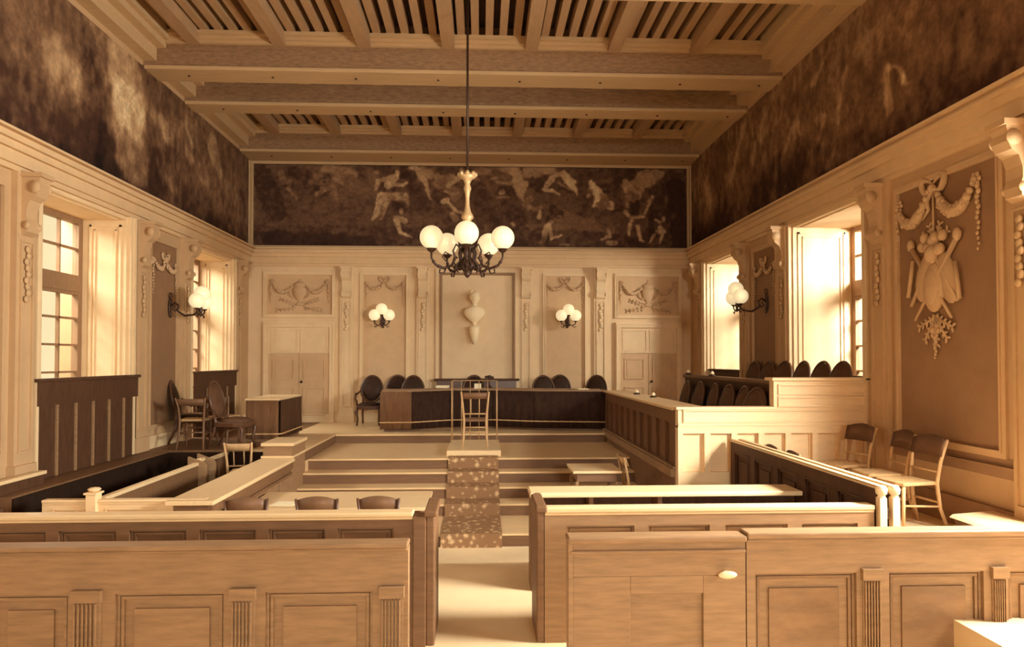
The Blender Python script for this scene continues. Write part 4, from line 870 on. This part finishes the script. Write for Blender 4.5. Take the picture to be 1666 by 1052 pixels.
# right, third row desk
y = 6.48
r = thing('front_desk', 'long pale-topped desk with dark open front, third row right of the aisle', 'desk', (0, y, 0))
xa = X4(862, y); b = MB(); b.box(xa, xR - .02, -.03, .34, 1.15, 1.195); b.build('desk_top', 'oak_top', r, bevel=.012)
b = MB(); b.box(xa + .03, xR - .02, .26, .3, FZ, 1.15); b.build('modesty_board', 'oak_dk', r)
b = MB(); b.prism([(-.0, FZ), (.3, FZ), (.3, 1.15), (.0, 1.15)], xa + .01, xa + .07, 'x'); b.build('end_panel', 'oak_mid', r, bevel=.008)
for px in (960, 1073): x = X4(px, y); b = MB(); b.box(x, x + .04, .05, .26, FZ, 1.15); b.build('support', 'oak_mid', r)
# right, nearest with door
y = 4.40
xd0, xd1 = X4(932, y), X4(1213, y)
r = partition('nearest right partition with fluted pilaster reaching the right wall', xd1 + .006, XR - .26, y, 1.325, [(X4(1228, y), X4(1393, y)), (X4(1446, y), X4(1600, y)), (X4(1640, y), X4(1790, y))], [(X4(1402, y), X4(1432, y)), (X4(1612, y), X4(1634, y))], top_h=.22, cap=(.025, .04), capm='oak', fm='oak_field')
r = thing('partition_door', 'low panelled door with oval knob in the nearest right partition', 'door', (xd0, y, 0)); w = xd1 - xd0
b = MB(); b.box(0, w, .03, .09, FZ + .03, 1.27); b.box(0, w, 0, .03, 1.06, 1.27); b.box(0, .36, .0, .03, FZ + .03, 1.06); b.box(.82, w, 0, .03, FZ + .03, 1.06); b.box(.36, .82, 0, .03, .95, 1.06); b.box(.36, .82, 0, .03, FZ + .03, .45)
b.box(-.03, 0.0, -.01, .1, FZ, 1.29); b.build('door_leaf', 'oak', r, bevel=.004)
b = MB(); b.box(-.035, w, -.035, .12, 1.27, 1.31); b.box(-.02, w, -.02, .1, 1.20, 1.225); b.build('cap_rail', 'oak', r, bevel=.012)
kx, _, kz = atY(1183, 934, y - .05); kx -= xd0
b = MB(); b.tube([(kx, .0, kz), (kx, -.045, kz)], .014, 8); b.ell((kx, -.06, kz), (.06, .022, .024), 14); b.build('oval_knob', 'marble', r)
# double gate/barrier
for x, y0, lab in ((3.035, 5.32, 'long panelled barrier running back to the jury box, inner leaf with pale post'), (3.135, 5.32, 'outer leaf of the double barrier beside the wall chairs, with pale post')):
    r = thing('barrier', lab, 'barrier', (x, 8.51, 0), -PI / 2); L = 8.51 - y0
    panelled(r, 0, L, .75 if x > 3.1 else 0.0, 1.435, .035, evenly(0, L, 5, .14), 'oak_dk', .12, cap=(.006, .014), capm='oak_top', foot=.1 if x > 3.1 else .8, inner=True)
    b = MB(); b.box(L, L + .06, -.012, .045, .3 if x < 3.1 else .75, 1.36); b.lathe([(.001, 1.455), (.03, 1.45), (.044, 1.425), (.04, 1.39), (.024, 1.375), (.034, 1.36), (.001, 1.36)], (L + .03, .017, 0), 16); b.build('post', 'marble', r, bevel=.004)
b = MB(); b.box(3.045, 3.1, 5.265, 5.285, 1.2, 1.28); o = b.build('gate_latch', 'bronze', bevel=.004); tag(o, 'small metal latch joining the two pale gate posts', 'latch')
# wall chairs, right
w0 = wood_chair('nearest bentwood chair with dark back against the right wall', 'chair_lt', 'leather_br', 'straw', .88, 'bentwood chairs along the right wall', 'curved', .42, (4.26, 6.93, .75), -PI / 2 + .12)
dup(w0, (4.28, 7.45, .75), -PI / 2 - .1, 'middle bentwood chair with dark back against the right wall')
dup(w0, (4.22, 8.1, .75), -PI / 2 + .25, 'bentwood chair in the shadow by the jury box, farthest along the right wall')
s0 = dup(w0, (3.55, 7.45, .75), PI / 2, 'low dark chair top showing over the barrier, nearer one', 'low chairs behind the barrier', (.8, .8, .76))
dup(s0, (3.55, 8.0, .75), PI / 2, 'low dark chair top showing over the barrier, farther one', None, (.8, .8, .76))
r = thing('wall_bench', 'low dark bench with pale sloping top at the right wall', 'bench', (4.55, 5.75, .75))
b = MB(); b.box(-.18, .2, -.7, .62, 0, .2); b.build('bench_box', 'oak_dk', r); b = MB(); b.prism([(-.22, .2), (.22, .2), (.22, .26), (-.18, .23)], -.72, .66, 'y'); b.build('bench_top', 'oak_top', r, bevel=.01)

# ------------------------------------------------------------------ window light, plus one added front lamp
wd = bpy.data.worlds.new('world'); scene.world = wd; wd.use_nodes = True
wd.node_tree.nodes['Background'].inputs[0].default_value = lin((251, 232, 182)) + (1,); wd.node_tree.nodes['Background'].inputs[1].default_value = .9
def area(loc, target, sx, sy, power, col=(.98, .97, .87)):
    l = bpy.data.lights.new('daylight_and_fill', 'AREA'); l.shape = 'RECTANGLE'; l.size = sx; l.size_y = sy; l.energy = power; l.color = col
    o = bpy.data.objects.new('daylight_and_fill', l); COL.objects.link(o); o.location = loc
    d = Vector(target) - Vector(loc); o.rotation_euler = d.to_track_quat('-Z', 'Y').to_euler(); return o
for (a, c), pw in zip(WIN_L[2:], (700, 900)): area((XL - 2.4, (a + c) / 2, 5.6), (XL, (a + c) / 2, 2.8), 2.0, 1.8, pw)
for (a, c), pw in zip(WIN_R[2:], (900, 750)): area((XR + 2.1, a - .7, 4.3), (XR - 3, c + 2.2, 2.8), 1.5, 1.6, pw)
for (a, c), pw in zip(WIN_L[:2], (40, 40)): area((XL - .4, (a + c) / 2, 2.6), (XL, (a + c) / 2, 2.5), c - a, 3.6, pw)
for (a, c), pw in zip(WIN_R[:2], (110, 1050)): area((XR + .3, (a + c) / 2, 3.1), (XR, (a + c) / 2, 3.0), c - a, 1.1, pw)
area((2.6, -11, 4.6), (0.2, 8, 2.6), 1.7, 1.7, 900)       # unseen lamp added behind the camera to brighten the far wall
